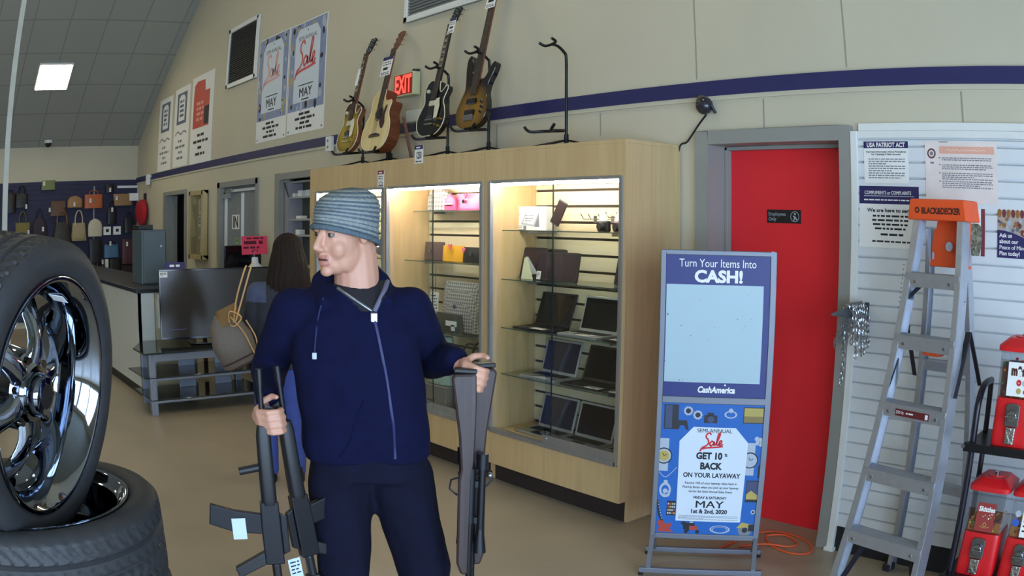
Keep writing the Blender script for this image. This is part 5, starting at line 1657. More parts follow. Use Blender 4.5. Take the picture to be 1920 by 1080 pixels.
# long labels on the right rail
fm = MB(Matrix.Translation((hw(.86) - .013, ly(.86) - .0445, .70)) @ frame((0, 0, 0), (1, 0, 0), (-.067, .18, 1)))
fm.rect(-.009, .009, 0, .27, .001, 0)
v, f = text_geo('BLACK & DECKER', .013, .0004)
fm.add([(-p[1] + .004, p[0] * 1.25 + .14, .0016) for p in v], f, 1)
flat(fm, 'rail_label', [mat('black maroon label', (60, 24, 34), .5), PAPER], o)
fm = MB(Matrix.Translation((hw(.5) - .016, ly(.5) - .0445, .42)) @ frame((0, 0, 0), (1, 0, 0), (-.067, .18, 1)))
flat(fm.rect(-.009, .009, 0, .20, .001, 0).print_lines(-.006, .006, .18, .006, 12, .014, .0016, 1), 'rail_label', [mat('yellow green label', (170, 188, 110), .5), GREYINK], o)
fm = MB(Matrix.Translation((-hw(1.0) + .012, ly(1.0) - .0445, .93)) @ frame((0, 0, 0), (1, 0, 0), (.067, .18, 1)))
for k in range(10):
    fm.disc(0, .02 * k + .40, .003, .001, 0, 6)
flat(fm, 'rail_print', [INK], o)

# ================================================================== candy rack and machines
TUBEB = mat('black tube frame', (28, 24, 34), .35, metal=.3)
o = thing('candy_rack', 'black tubular rack for the candy machines', 'rack', (-.965, 3.28, 0))
for x in (0, .66):
    MB().tube(smooth_loop([(x, .0, .03), (x, 0, .5), (x, 0, .90), (x, .03, 1.00), (x, .10, 1.04), (x, .20, 1.04)], 6, False), .016, 10).build('side_tube', TUBEB, o, smooth=60)
    MB().tube([(x, .20, .03), (x, .20, 1.04)], .014, 8).build('side_tube', TUBEB, o, smooth=60)
    MB().tube([(x, -.10, .03), (x, .34, .03)], .016, 8).build('skid', TUBEB, o, smooth=60)
for z, ya in ((.805, -.03), (.225, -.06)):
    MB().box(-.02, .68, ya, .26, z, z + .012).box(-.03, .69, ya - .02, ya + .01, z - .022, z + .014).build('rack_shelf', BLACKM, o, bevel=.002)
    MB().cyl((-.03, ya - .02, z), (-.03, ya - .028, z), .009, n=10).build('bolt', STEEL, o)
MB().box(.05, .12, -.068, -.05, .202, .235).build('bumper', BLACK, o)
MRED = mat('candy machine red', (204, 26, 32), .38, var=.04)
ACR = glass('candy globe acrylic', (244, 246, 248))
def candy_machine(x, z, lab, card, cols, fill):
    o = thing('candy_machine', lab, 'candy machine', (x, 3.36, z), (0, 0, 0), 'red candy machines on the black rack')
    w = .10
    MB().loft([((0, 0, 0), w * .98, w * .98, 8), ((0, 0, .02), w, w, 8), ((0, 0, .18), w * .96, w * .96, 8), ((0, 0, .195), w * .93, w * .93, 8)], 32).build('body', MRED, o, smooth=40)
    g = MB()
    a = w * .90
    for q in ((-a, a, -a, -a + .003), (-a, a, a - .003, a), (-a, -a + .003, -a, a), (a - .003, a, -a, a)):
        g.box(q[0], q[1], q[2], q[3], .195, .385)
    g.build('globe', ACR, o)
    MB().loft([((0, 0, .382), w * 1.06, w * 1.06, 7), ((0, 0, .402), w * 1.06, w * 1.06, 7), ((0, 0, .432), w * .66, w * .66, 7)], 32).cyl((0, 0, .43), (0, 0, .436), .045, n=20).build('lid', MRED, o, smooth=35)
    MB().cyl((0, 0, .436), (0, 0, .446), .012, n=12).build('lock', CHROME, o, smooth=40)
    cm = MB().prism([(-.034, .085), (.034, .085), (.034, .17), (.018, .178), (-.018, .178), (-.034, .17)], -.0, .012, M=frame((0, -w * .985, 0), (1, 0, 0)))
    cm.build('coin_plate', mat('grey coin mechanism', (118, 116, 116), .3, metal=.8), o, bevel=.003)
    MB().cyl((0, -w - .012, .128), (0, -w - .026, .128), .024, n=18).box(-.028, .028, -w - .036, -w - .022, .123, .133).build('coin_handle', CHROME, o, smooth=40, bevel=.002)
    MB().prism([(-.022, 0), (.022, 0), (.024, .07), (-.024, .07)], 0, .016, M=frame((0, -w * .98, .012), (1, 0, 0))).build('chute_flap', mat('crinkled chrome flap', (190, 192, 194), .25, metal=1.0, bump=.6, scale=60), o, bevel=.004)
    c = MB()
    rn = random.Random(int(abs(x) * 1000))
    r = .0085
    for k in range(fill):
        px, py = rn.uniform(-a + .012, a - .012), rn.uniform(-a + .012, -a + .05) if k % 3 else rn.uniform(-a + .012, a - .012)
        pz = .203 + rn.random() ** 1.2 * (.13 if cols == 'mm' else .055)
        if cols != 'mm' and abs(px) < .03:
            pz *= .97
        c.ell((px, py, pz), (r, r, r * .75), 7, 5, mi=k % 6)
    c.box(-a + .006, a - .006, -a + .02, a - .006, .197, .203 + (.12 if cols == 'mm' else .04), 6)
    pal = ([(190, 40, 40), (220, 120, 40), (60, 110, 60), (40, 70, 160), (210, 190, 60), (90, 50, 36)] if cols == 'mm' else [(190, 160, 70), (150, 60, 40), (110, 130, 60), (200, 180, 110), (120, 60, 80), (170, 110, 50)])
    cd = c.build('candies', [mat('candy %s %d' % (cols, i), p, .25) for i, p in enumerate(pal)] + [mat('candy heap %s' % cols, pal[5], .6)], o, smooth=60)
    cd['kind'] = 'stuff'
    if card:
        fm = MB(frame((0, -a - .0005, .205), (1, 0, 0)))
        card(fm)
        flat(fm, 'label_card', CMATS, o)
    return o
CMATS = [PAPER, mat('dull red card', (150, 56, 52), .5), mat('chocolate print', (78, 44, 34), .5), REDINK, GOLDI, SILI, mat('candy green print', (80, 140, 70), .5), mat('candy blue print', (50, 90, 180), .5)]
def card_mm(m):
    m.box(-.048, .085, .0, .135, -.001, .0, 0)
    m.text("m&m's", .050, .022, .085, .0006, 2, bold=.0035, width=.11)
    m.disc(.010, .055, .013, .0006, 3, 16).disc(.04, .055, .013, .0008, 5, 16).disc(.012, .022, .012, .0006, 4, 14).disc(.045, .02, .010, .0006, 3, 14).disc(.065, .04, .009, .0006, 6, 14)
    m.print_lines(.04, .08, .072, .004, 1, .1, .0006, 2)
    m.text('m', .012, .010, .051, .0012, 0)
def card_sk(m):
    m.box(-.045, .05, -.002, .125, -.001, .0, 1)
    m.text('Skittles', .030, .004, .088, .0006, 0, bold=.0012, width=.084, shear=.12)
    for (x, y, c) in ((.0, .072, 4), (.012, .066, 6), (.022, .074, 5), (.03, .064, 4), (.02, .058, 0), (.034, .078, 0), (-.01, .065, 5)):
        m.disc(x, y, .0035, .0006, c, 8)
    m.ring(.005, .03, .007, .010, .0006, 4)
    m.stroke([(-.02, .022), (.005, .016), (.03, .022)], .002, .0006, 4)
def card_blue(m):
    m.box(-.03, .085, .0, .11, -.001, .0, 0)
    m.disc(-.055, .10, .015, .0, 5, 12).disc(-.06, .06, .018, .0, 7, 12)
    m.print_lines(-.02, .07, .09, .008, 4, .022, .0006, 2)
candy_machine(-.78, .818, "red candy machine with multicoloured sweets, alone on the upper shelf", card_mm, 'mm', 240)
candy_machine(-.838, .238, 'red candy machine with a dull red card, on the lower shelf beside the ladder', card_sk, 'sk', 140)
candy_machine(-.615, .238, 'red candy machine on the lower shelf, cut by the right edge', card_blue, 'sk', 100)

# orange extension cord in front of the red door
ORC = mat('orange cord jacket', (232, 96, 48), .5)
m = MB().tube(smooth_loop([(-2.34, 3.34, .006), (-2.33, 3.70, .006), (-2.22, 3.82, .006), (-2.05, 3.80, .006), (-1.935, 3.70, .006), (-1.93, 3.62, .006), (-2.02, 3.585, .006), (-2.15, 3.62, .006), (-2.25, 3.72, .006), (-2.16, 3.78, .014), (-2.05, 3.73, .006), (-2.06, 3.66, .006), (-2.18, 3.60, .014), (-2.28, 3.50, .006)], 8, False), .0055, 7)
ob = m.build('extension_cord', ORC, smooth=60)
tag(ob, 'orange extension cord looped on the floor in front of the red door', 'cord')

# ================================================================== tyres with chrome wheels
RUB = mat('tyre rubber', (40, 41, 43), .62, var=.12, scale=30)
CHRD = mat('dark chrome inside', (120, 124, 130), .12, metal=1.0)
RO, RL = .392, .300
def tyre_mesh(width, tread):
    """axis z, outer sidewall near z = 0, body towards -z"""
    n = 300
    zc = -width / 2 - .002
    hw_ = width / 2
    prof = []
    side = [(RL - .004, -.018), (RL + .006, .000), (RL + .022, .008), (RL + .05, .011), (RO - .020, .004), (RO - .008, -.008)]
    prof += side
    tr = [(-.012 - (width - .028) * k / 26.0) for k in range(27)]
    prof += [(RO - .006 * (abs((z - zc) / hw_) ** 4), z) for z in tr]
    prof += [(r, -width - .004 - z) for r, z in reversed(side)]
    prof += [(RL - .008, -width + .02), (RL - .03, -width * .7), (RL - .03, -width * .3), (RL - .008, -.02)]
    v, f = [], []
    m = len(prof)
    for i in range(n):
        a = 2 * PI * i / n
        for k, (r, z) in enumerate(prof):
            if len(side) <= k < len(side) + 27:
                t = (z - zc) / hw_
                g = min(abs(t - q) for q in (-.42, 0, .42))
                if g < .045:
                    r -= .009
                else:
                    ph = (a / (2 * PI) * 60 + (abs(t) * 2.6 if tread else t * 1.2)) % 1.0
                    if ph < .16 and abs(t) > .08 and abs(t) < .93:
                        r -= .007
                    if abs(t) > .55 and ((a / (2 * PI) * 120 + abs(t) * 3) % 1.0) < .2:
                        r -= .004
            v.append((r * math.cos(a), r * math.sin(a), z))
    for i in range(n):
        j = (i + 1) % n
        for k in range(m):
            l = (k + 1) % m
            f.append((i * m + k, j * m + k, j * m + l, i * m + l))
    return v, f

def wheel(lab, M, width, group=None, tread=True, dish=.10, sticker=False, bare=False):
    o = thing('tyre_and_wheel', lab, 'wheel', group=group)
    o.matrix_world = M
    v, f = tyre_mesh(width, tread)
    MB().add(v, f).build('tyre', RUB, o, smooth=38)
    b = MB()
    prof = [(RL + .002, -.012), (RL + .002, .004), (RL - .004, .006), (RL - .012, .002), (RL - .020, -.016), (RL - .034, -.026), (RL - .040, -dish), (RL - .05, -dish - .03), (RL - .046, -width + .03), (RL - .010, -width + .004), (RL + .002, -width + .002)]
    back = [(r + .006, z) for r, z in reversed(prof[3:-1])]
    b.lathe(prof, 96, caps=False)
    b.build('rim', CHROME, o, smooth=50)
    if bare:
        return o
    # six broad curved spokes, hub with lug pockets and a dark centre cap
    NS = 6
    for k in range(NS):
        a0 = 2 * PI * k / NS + .30
        secs = []
        for t in [i / 9.0 for i in range(10)]:
            r = .060 + (RL - .043 - .060) * t
            z = -dish + .030 - .085 * (t ** 1.5) + .02 * math.sin(PI * t)
            w_ = .050 * (1 - .55 * math.sin(PI * min(1, t * 1.15)) ** 1.0 * .9) + .018 * t
            secs.append((r, z, w_))
        sv, sf = [], []
        ca, sa = math.cos(a0), math.sin(a0)
        for (r, z, w_) in secs:
            for (q, dz) in ((-1, -.016), (-.72, .004), (0, .013), (.72, .004), (1, -.016), (0, -.035)):
                x, y = r, q * w_
                sv.append((x * ca - y * sa, x * sa + y * ca, z + dz))
        for i in range(len(secs) - 1):
            for q in range(6):
                sf.append((i * 6 + q, i * 6 + (q + 1) % 6, (i + 1) * 6 + (q + 1) % 6, (i + 1) * 6 + q))
        sf += [tuple(range(5, -1, -1)), tuple(range(len(sv) - 6, len(sv)))]
        sp = MB().add(sv, sf).build('spoke', CHROME, o, smooth=50)
    h = MB().lathe([(0, -dish + .030), (.052, -dish + .034), (.060, -dish + .046), (.072, -dish + .046), (.104, -dish + .016), (.108, -dish - .05), (0, -dish - .06)], 40)
    h.build('hub', CHROME, o, smooth=30)
    for k in range(6):
        a = 2 * PI * (k + .5) / 6 + .30
        MB().cyl((.084 * math.cos(a), .084 * math.sin(a), -dish + .02), (.084 * math.cos(a), .084 * math.sin(a), -dish + .037), .015, n=16).build('lug_pocket', CHRD, o, smooth=40)
    MB().lathe([(.056, -dish + .03), (.056, -dish + .066), (.048, -dish + .078), (.03, -dish + .082), (0, -dish + .082)], 32).build('centre_cap', CHROME, o, smooth=40)
    MB().cyl((0, 0, -dish + .082), (0, 0, -dish + .0835), .032, n=24).build('cap_badge', BLACK, o)
    if sticker:
        a = R(62)
        fm = MB(frame(((RL - .041) * math.cos(a), (RL - .041) * math.sin(a), -.062), (-math.sin(a), math.cos(a), 0), (0, 0, 1)))
        MBs = fm.box(-.020, .020, -.024, .024, -.001, .0006, 0).print_lines(-.014, .014, .01, .005, 3, .011, .0012, 1)
        flat(MBs, 'sticker', [PAPER, INK], o)
    return o

nrm = Vector((math.cos(R(49.9)) * math.cos(R(-7.7)), math.sin(R(49.9)) * math.cos(R(-7.7)), math.sin(R(-7.7))))
xr = Vector((0, 0, 1)).cross(nrm).normalized()
yr = nrm.cross(xr)
wheel('upright tyre with a chrome wheel balanced on the tyre stack', Matrix(((xr.x, yr.x, nrm.x, -2.076), (xr.y, yr.y, nrm.y, .293), (xr.z, yr.z, nrm.z, 1.232), (0, 0, 0, 1))), .245, sticker=True)
for k in range(4):
    zt = .947 - k * .2370
    wheel(('topmost tyre lying flat, its wheel open to the upright tyre' if k == 0 else 'lower tyre lying flat in the stack beneath, out of the picture'),
          Matrix.Translation((-2.215 + .006 * (k % 2), .205 + .004 * k, zt)) @ Matrix.Rotation(R(17 * k), 4, 'Z'), .226, group=None if k == 0 else 'lower tyres of the stack', tread=True, dish=.165, bare=(k > 0))

# ================================================================== people
def blob(mb, name, mats, parent=None, voxel=.006, smooth=8, post=None, matfn=None, factor=.5):
    """one continuous skin over overlapping forms: voxel remesh, then relax"""
    ob = mb.build(name, mats)
    rm = ob.modifiers.new('remesh', 'REMESH')
    rm.mode = 'VOXEL'
    rm.voxel_size = voxel
    if smooth:
        sm = ob.modifiers.new('smooth', 'SMOOTH')
        sm.factor = factor
        sm.iterations = smooth
    dg = bpy.context.evaluated_depsgraph_get()
    me = bpy.data.meshes.new_from_object(ob.evaluated_get(dg))
    bpy.data.objects.remove(ob)
    me.name = name
    me.materials.clear()
    for m in mats:
        me.materials.append(m)
    if post:
        nn = [v.normal.copy() for v in me.vertices]
        for v, n_ in zip(me.vertices, nn):
            v.co = post(v.co.copy(), n_)
    mi = [0] * len(me.polygons)
    if matfn:
        mi = [matfn(p.center, p.normal) for p in me.polygons]
    me.polygons.foreach_set('material_index', mi)
    me.polygons.foreach_set('use_smooth', [True] * len(me.polygons))
    me.update()
    o = bpy.data.objects.new(name, me)
    COL.objects.link(o)
    if parent is not None:
        o.parent = parent
    return o

def bvh(o):
    me = o.data
    return BVHTree.FromPolygons([v.co.copy() for v in me.vertices], [tuple(p.vertices) for p in me.polygons])

def onto(tree, x, z, y0=-1.0, off=.002):
    h = tree.ray_cast(Vector((x, y0, z)), Vector((0, 1, 0)))
    return Vector((x, (h[0].y if h[0] else -.1) - off, z))

SKIN = mat('skin', (190, 140, 116), .5, var=.05, scale=20)
LIPS = mat('lips', (176, 116, 100), .5, var=.05)
BROW = mat('dark brown brows', (74, 52, 40), .7)
MOUTH = mat('open mouth', (70, 30, 30), .6)
STUB = mat('shaded stubble', (176, 132, 112), .6, var=.08, scale=60)
HOOD = mat('navy hoodie fleece', (11, 14, 44), .95, var=.15, scale=18, bump=.3, spec=.15)
PANT = mat('dark navy trousers', (15, 16, 34), .9, var=.15, scale=14, bump=.3, spec=.15)
TEE = mat('black t-shirt', (24, 22, 28), .85)
KNITA = mat('grey knit wool', (132, 136, 132), .9, var=.12, scale=90, bump=.8)
KNITB = mat('slate blue knit wool', (80, 94, 102), .9, var=.12, scale=90, bump=.8)
ZIPM = mat('metal zip', (150, 152, 160), .3, metal=.9)
CORDM = mat('navy cord', (20, 26, 70), .8)

MANP = Vector((-2.31, 1.29, 0))
MROT = math.atan2(.873, .487)
# joints in the man's own frame: x to his left (right in the view), y away from the camera, z up
HC = Vector((.008, -.01, 1.598))
HR = Matrix.Translation(HC) @ Matrix.Rotation(R(-47), 4, 'Z') @ Matrix.Rotation(R(4), 4, 'X') @ Matrix.Rotation(R(3), 4, 'Y')
RW, RE, RS = Vector((-.232, -.085, 1.105)), Vector((-.252, .16, 1.165)), Vector((-.150, .02, 1.385))
LW, LE, LS = Vector((.352, -.03, 1.215)), Vector((.296, .20, 1.185)), Vector((.208, .02, 1.385))

def hand(mb, M, s=1.0, mirror=1):
    """gripping hand round a bar along local z: palm on local -x, fingers round the -y front"""
    q = lambda x, y, z: M @ Vector((x * mirror * s, y * s, z * s))
    mb.cap(q(-.038, .012, .030), .019 * s, q(-.036, .010, -.034), .016 * s)
    mb.cap(q(-.036, -.004, .028), .017 * s, q(-.034, -.006, -.032), .014 * s)
    mb.cap(q(-.046, .034, .012), .019 * s, q(-.038, .008, .0), .020 * s)
    for k, (z, L, r) in enumerate(((.032, 1.0, .0098), (.011, 1.06, .0100), (-.010, 1.02, .0096), (-.031, .90, .0086))):
        P = [q(-.033, -.014, z), q(-.012 * L, -.037, z - .003), q(.016 * L, -.034, z - .006), q(.031 * L, -.010, z - .008), q(.026 * L, .010, z - .008)]
        for a, b, ra, rb in zip(P, P[1:], (r * 1.06, r, r * .96, r * .9), (r, r * .96, r * .9, r * .82)):
            mb.cap(a, ra * s, b, rb * s)
    T = [q(-.036, .020, .034), q(-.014, .030, .054), q(.012, .022, .064), q(.024, .002, .062)]
    for a, b, ra, rb in zip(T, T[1:], (.0125, .011, .010), (.011, .010, .0085)):
        mb.cap(a, ra * s, b, rb * s)
    return mb

RHM = Matrix.Translation((-.216, -.150, 1.068)) @ Matrix.Rotation(R(-10), 4, 'Y') @ Matrix.Rotation(R(8), 4, 'Z')
LHM = Matrix.Translation((.402, -.085, 1.178)) @ Matrix.Rotation(R(14), 4, 'Y')

b = MB()
H = lambda x, y, z: HR @ Vector((x, y, z))
def hell(c, r):
    b.ell((0, 0, 0), r, 20, 14, M=HR @ Matrix.Translation(c))
hell((0, .018, .045), (.074, .092, .076))
hell((0, -.030, -.015), (.067, .064, .086))
hell((0, -.042, -.074), (.046, .046, .036))
hell((0, -.076, -.096), (.021, .018, .017))
hell((0, -.068, .040), (.052, .024, .013))
for s in (-1, 1):
    hell((s * .034, -.060, -.026), (.030, .026, .034))
    hell((s * .011, -.102, -.028), (.0085, .010, .0075))
    hell((s * .036, -.020, -.060), (.026, .046, .042))
    hell((s * .074, .014, .004), (.010, .017, .024))
    hell((s * .030, -.084, .0265), (.018, .010, .0055))
    hell((s * .030, -.079, .0065), (.015, .009, .005))
b.cap(H(0, -.090, .026), .009, H(0, -.117, -.020), .0115)
b.cap(H(0, -.112, -.022), .011, H(0, -.098, -.034), .008)
hell((0, -.094, -.050), (.023, .012, .0065))
hell((0, -.089, -.071), (.020, .012, .0075))
hell((0, -.080, -.060), (.030, .014, .024))
b.cap(H(.006, .040, -.045), .066, Vector((.050, .030, 1.43)), .074)
hell((0, -.005, -.045), (.066, .070, .060))
b.cap(Vector((.035, .03, 1.42)), .07, Vector((.035, .03, 1.30)), .10)
b.loft([((.035, .03, .95), .13, .09, 2.5), ((.035, .03, 1.15), .13, .09, 2.5), ((.035, .03, 1.34), .15, .09, 2.5), ((.035, .03, 1.40), .10, .07)], 24)
for S_, E_, W_ in ((RS, RE, RW), (LS, LE, LW)):
    b.cap(Vector((.035, .03, 1.36)), .07, S_, .050)
    b.cap(S_, .050, E_, .041)
    b.cap(E_, .041, W_, .027)
b.cap(RW, .027, RHM @ Vector((-.044, .032, .012)), .021)
b.cap(LW, .027, LHM @ Vector((-.044, .032, .012)), .021)
hand(b, RHM)
hand(b, LHM)
for x0, x1, yk in ((-.045, -.03, -.06), (.165, .255, .06)):
    b.cap(Vector((.035 + (x0 - .035) * .8, .03, .93)), .085, Vector(((x0 + x1) / 2, yk, .50)), .055)
    b.cap(Vector(((x0 + x1) / 2, yk, .50)), .050, Vector((x1, yk * 2.2 + .02, .09)), .036)
Hi = HR.inverted()
def skin_mat(c, n_):
    p = Hi @ c
    if p.y < -.055 and c.z > 1.45:
        if abs(p.x) < .021 and -.0615 < p.z < -.0565:
            return 3
        if abs(p.x) < .024 and -.080 < p.z < -.045 and p.y < -.084:
            return 1
        if .010 < abs(p.x) < .048 and .031 < p.z + .10 * max(0, abs(p.x) - .03) < .040:
            return 2
    return 0
person = blob(b, 'person', [SKIN, LIPS, BROW, MOUTH, STUB], voxel=.0040, smooth=9, matfn=skin_mat)
person.location = MANP
person.rotation_euler = (0, 0, MROT)
tag(person, 'man in a striped knitted hat and navy zip hoodie carrying rifles', 'person')
EYEW = mat('eye white', (112, 102, 96), .5)
EYEI = mat('brown iris', (52, 36, 28), .2)
for s in (-1, 1):
    e = MB(HR).ell((s * .030, -.0795, .0160), .0110, 14, 10).ell((s * .030, -.0870, .0160), (.0068, .0048, .0066), 10, 8, 1)
    e.build('eye', [EYEW, EYEI], person, smooth=60)

# knitted hat: ribs run round, brim dips behind the ear
k = MB()
rows = 46
nseg = 64
v, f, mi = [], [], []
for j in range(rows + 1):
    t = j / rows
    ph = t * PI / 2
    for i in range(nseg):
        a = 2 * PI * i / nseg
        front = -math.sin(a)                       # 1 towards the face
        zb = .006 + .036 * front
        rx, ry = .086, .114
        prof = (1 - max(0, (t - .45) / .55) ** 2.6) ** .5 if t < 1 else 0
        z = zb * (1 - t) + t * .150
        rib = 1 + .022 * math.sin(2 * PI * t * 11.0)
        sl_ = .018 * t * t
        v.append((math.cos(a) * rx * prof * rib, math.sin(a) * ry * prof * rib + .008 + sl_ * 1.6, z))
for j in range(rows):
    for i in range(nseg):
        f.append((j * nseg + i, j * nseg + (i + 1) % nseg, (j + 1) * nseg + (i + 1) % nseg, (j + 1) * nseg + i))
        mi.append(1 if (math.sin(2 * PI * (j + .5) / rows * 11.0) < -.1) else 0)
n0 = len(v)
k.v = [HR @ Vector(p) for p in v]
k.f, k.m = f, mi
k.build('knitted_hat', [KNITA, KNITB], person, smooth=70)
MB(HR).tube([(math.cos(a) * .087, math.sin(a) * .115 + .008, .006 + .036 * -math.sin(a)) for a in [2 * PI * i / 40 for i in range(40)]], .0085, 8, closed=True).build('hat_brim', KNITB, person, smooth=60)

# hoodie
b = MB()
tx = .040
b.loft([((tx + .028, .03, .905), .200, .135, 2.6), ((tx + .024, .03, .95), .208, .145, 2.6), ((tx + .016, .03, 1.10), .205, .150, 2.5), ((tx, .025, 1.24), .205, .145, 2.5), ((tx - .002, .025, 1.34), .195, .125, 2.4), ((tx, .03, 1.41), .150, .095), ((tx, .035, 1.455), .095, .075)], 40)
for S_, E_, W_ in ((RS, RE, RW), (LS, LE, LW)):
    inner = Vector((tx + (S_.x - tx) * .55, .03, 1.36))
    b.cap(inner, .085, S_ + Vector((0, 0, -.012)), .076)
    b.cap(S_ + Vector((0, 0, -.012)), .074, E_, .064)
    b.cap(E_, .063, E_ + (W_ - E_) * .94, .047)
# hood lying behind and at the sides of the neck
b.cap(Vector((.125, .035, 1.455)), .035, Vector((.09, .12, 1.475)), .045)
b.cap(Vector((.09, .12, 1.475)), .045, Vector((.0, .13, 1.475)), .05)
b.cap(Vector((.0, .13, 1.475)), .05, Vector((-.065, .05, 1.455)), .035)
b.cap(Vector((.125, .035, 1.455)), .032, Vector((.135, -.06, 1.405)), .024)
b.cap(Vector((-.065, .05, 1.455)), .030, Vector((-.055, -.055, 1.405)), .022)
b.ell((.03, .14, 1.40), (.12, .05, .09))
def fold(c, n_):
    w_ = noise.noise(Vector((c.x * 7, c.y * 7, c.z * 4.5))) * .010 + noise.noise(Vector((c.x * 15 + 3, c.y * 15, c.z * 9))) * .004
    diag = math.sin((c.z * 1.0 + (c.x - .05) * .55) * 46) * .0022 * max(0, min(1, (1.30 - c.z) * 4))
    return c + n_ * (w_ + diag)
neckline = Vector((.093, 0, 1.378))
def hood_mat(c, n_):
    # opening of the zip: black shirt shows in the V
    if c.y < .0 and c.z > neckline.z:
        h = c.z - neckline.z
        if neckline.x - .030 - h * 1.15 < c.x < neckline.x + .012 + h * .55:
            return 1
    return 0
hood = blob(b, 'hoodie', [HOOD, TEE], person, voxel=.0075, smooth=10, post=fold, matfn=hood_mat)
tree = bvh(hood)
def ontop(pts, off=.003):
    return [onto(tree, x, z, off=off) for x, z in pts]
zp = ontop([(.093, 1.376), (.105, 1.32), (.118, 1.25), (.130, 1.18), (.140, 1.10), (.148, 1.02), (.150, .93)], .001)
MB().tube(smooth_loop(zp, 4, False), .005, 6).build('zip', mat('navy zip tape', (36, 40, 84), .6), hood, smooth=60)
lp = ontop([(.093, 1.378), (.06, 1.40), (.02, 1.425), (-.012, 1.445)], .002)
MB().tube(smooth_loop(lp, 4, False), .0055, 6).build('zip_teeth', ZIPM, hood, smooth=60)
rp = ontop([(.097, 1.378), (.112, 1.405), (.128, 1.435), (.142, 1.462)], .002)
MB().tube(smooth_loop(rp, 4, False), .0075, 6).build('zip_teeth', mat('grey zip facing', (92, 92, 112), .6), hood, smooth=60)
p = onto(tree, .096, 1.368, off=.006)
MB().box(p.x - .011, p.x + .011, p.y - .005, p.y + .004, p.z - .022, p.z + .008).build('zip_pull', ZIPM, hood, bevel=.003)
dp = ontop([(-.055, 1.42), (-.070, 1.37), (-.080, 1.31), (-.085, 1.262)], .003)
MB().tube(smooth_loop(dp, 4, False), .0028, 6).build('drawstring', CORDM, hood, smooth=60)
p = onto(tree, -.0855, 1.252, off=.004)
MB().box(p.x - .007, p.x + .007, p.y - .004, p.y + .003, p.z - .012, p.z + .008).build('drawstring_tip', SILI, hood, bevel=.002)
# kangaroo pocket edge and ribbed hem
pk = ontop([(.06, 1.12), (.035, 1.05), (.01, .98), (-.02, .935)], .0)
MB().tube(smooth_loop(pk, 4, False), .004, 6).build('pocket_edge', HOOD, hood, smooth=60)

# trousers
b = MB()
b.loft([((.062, .03, .97), .170, .120, 2.5), ((.068, .03, .90), .188, .132, 2.6), ((.075, .03, .84), .195, .135, 2.6)], 36)
b.cap(Vector((-.022, .02, .83)), .112, Vector((-.030, -.045, .50)), .083)
b.cap(Vector((-.030, -.045, .50)), .082, Vector((-.030, .0, .10)), .066)
b.cap(Vector((.170, .03, .83)), .112, Vector((.240, .04, .50)), .092)
b.cap(Vector((.240, .04, .50)), .088, Vector((.262, .16, .10)), .068)
def pfold(c, n_):
    w_ = noise.noise(Vector((c.x * 9, c.y * 9, c.z * 5))) * .009 + noise.noise(Vector((c.x * 22, c.y * 22, c.z * 12))) * .0035
    return c + n_ * w_
blob(b, 'trousers', [PANT], person, voxel=.009, smooth=8, post=pfold)
for (x, y, rz) in ((-.030, -.02, 10), (.265, .15, -14)):
    MB(Matrix.Translation((x, y, 0)) @ Matrix.Rotation(R(rz), 4, 'Z')).loft([((0, -.05, .0), .046, .135, 2.6), ((0, -.05, .03), .048, .14, 2.6), ((0, -.04, .06), .044, .12), ((0, .01, .10), .040, .065), ((0, .02, .14), .042, .055)], 24).build('shoe', BLACK, person, smooth=50)

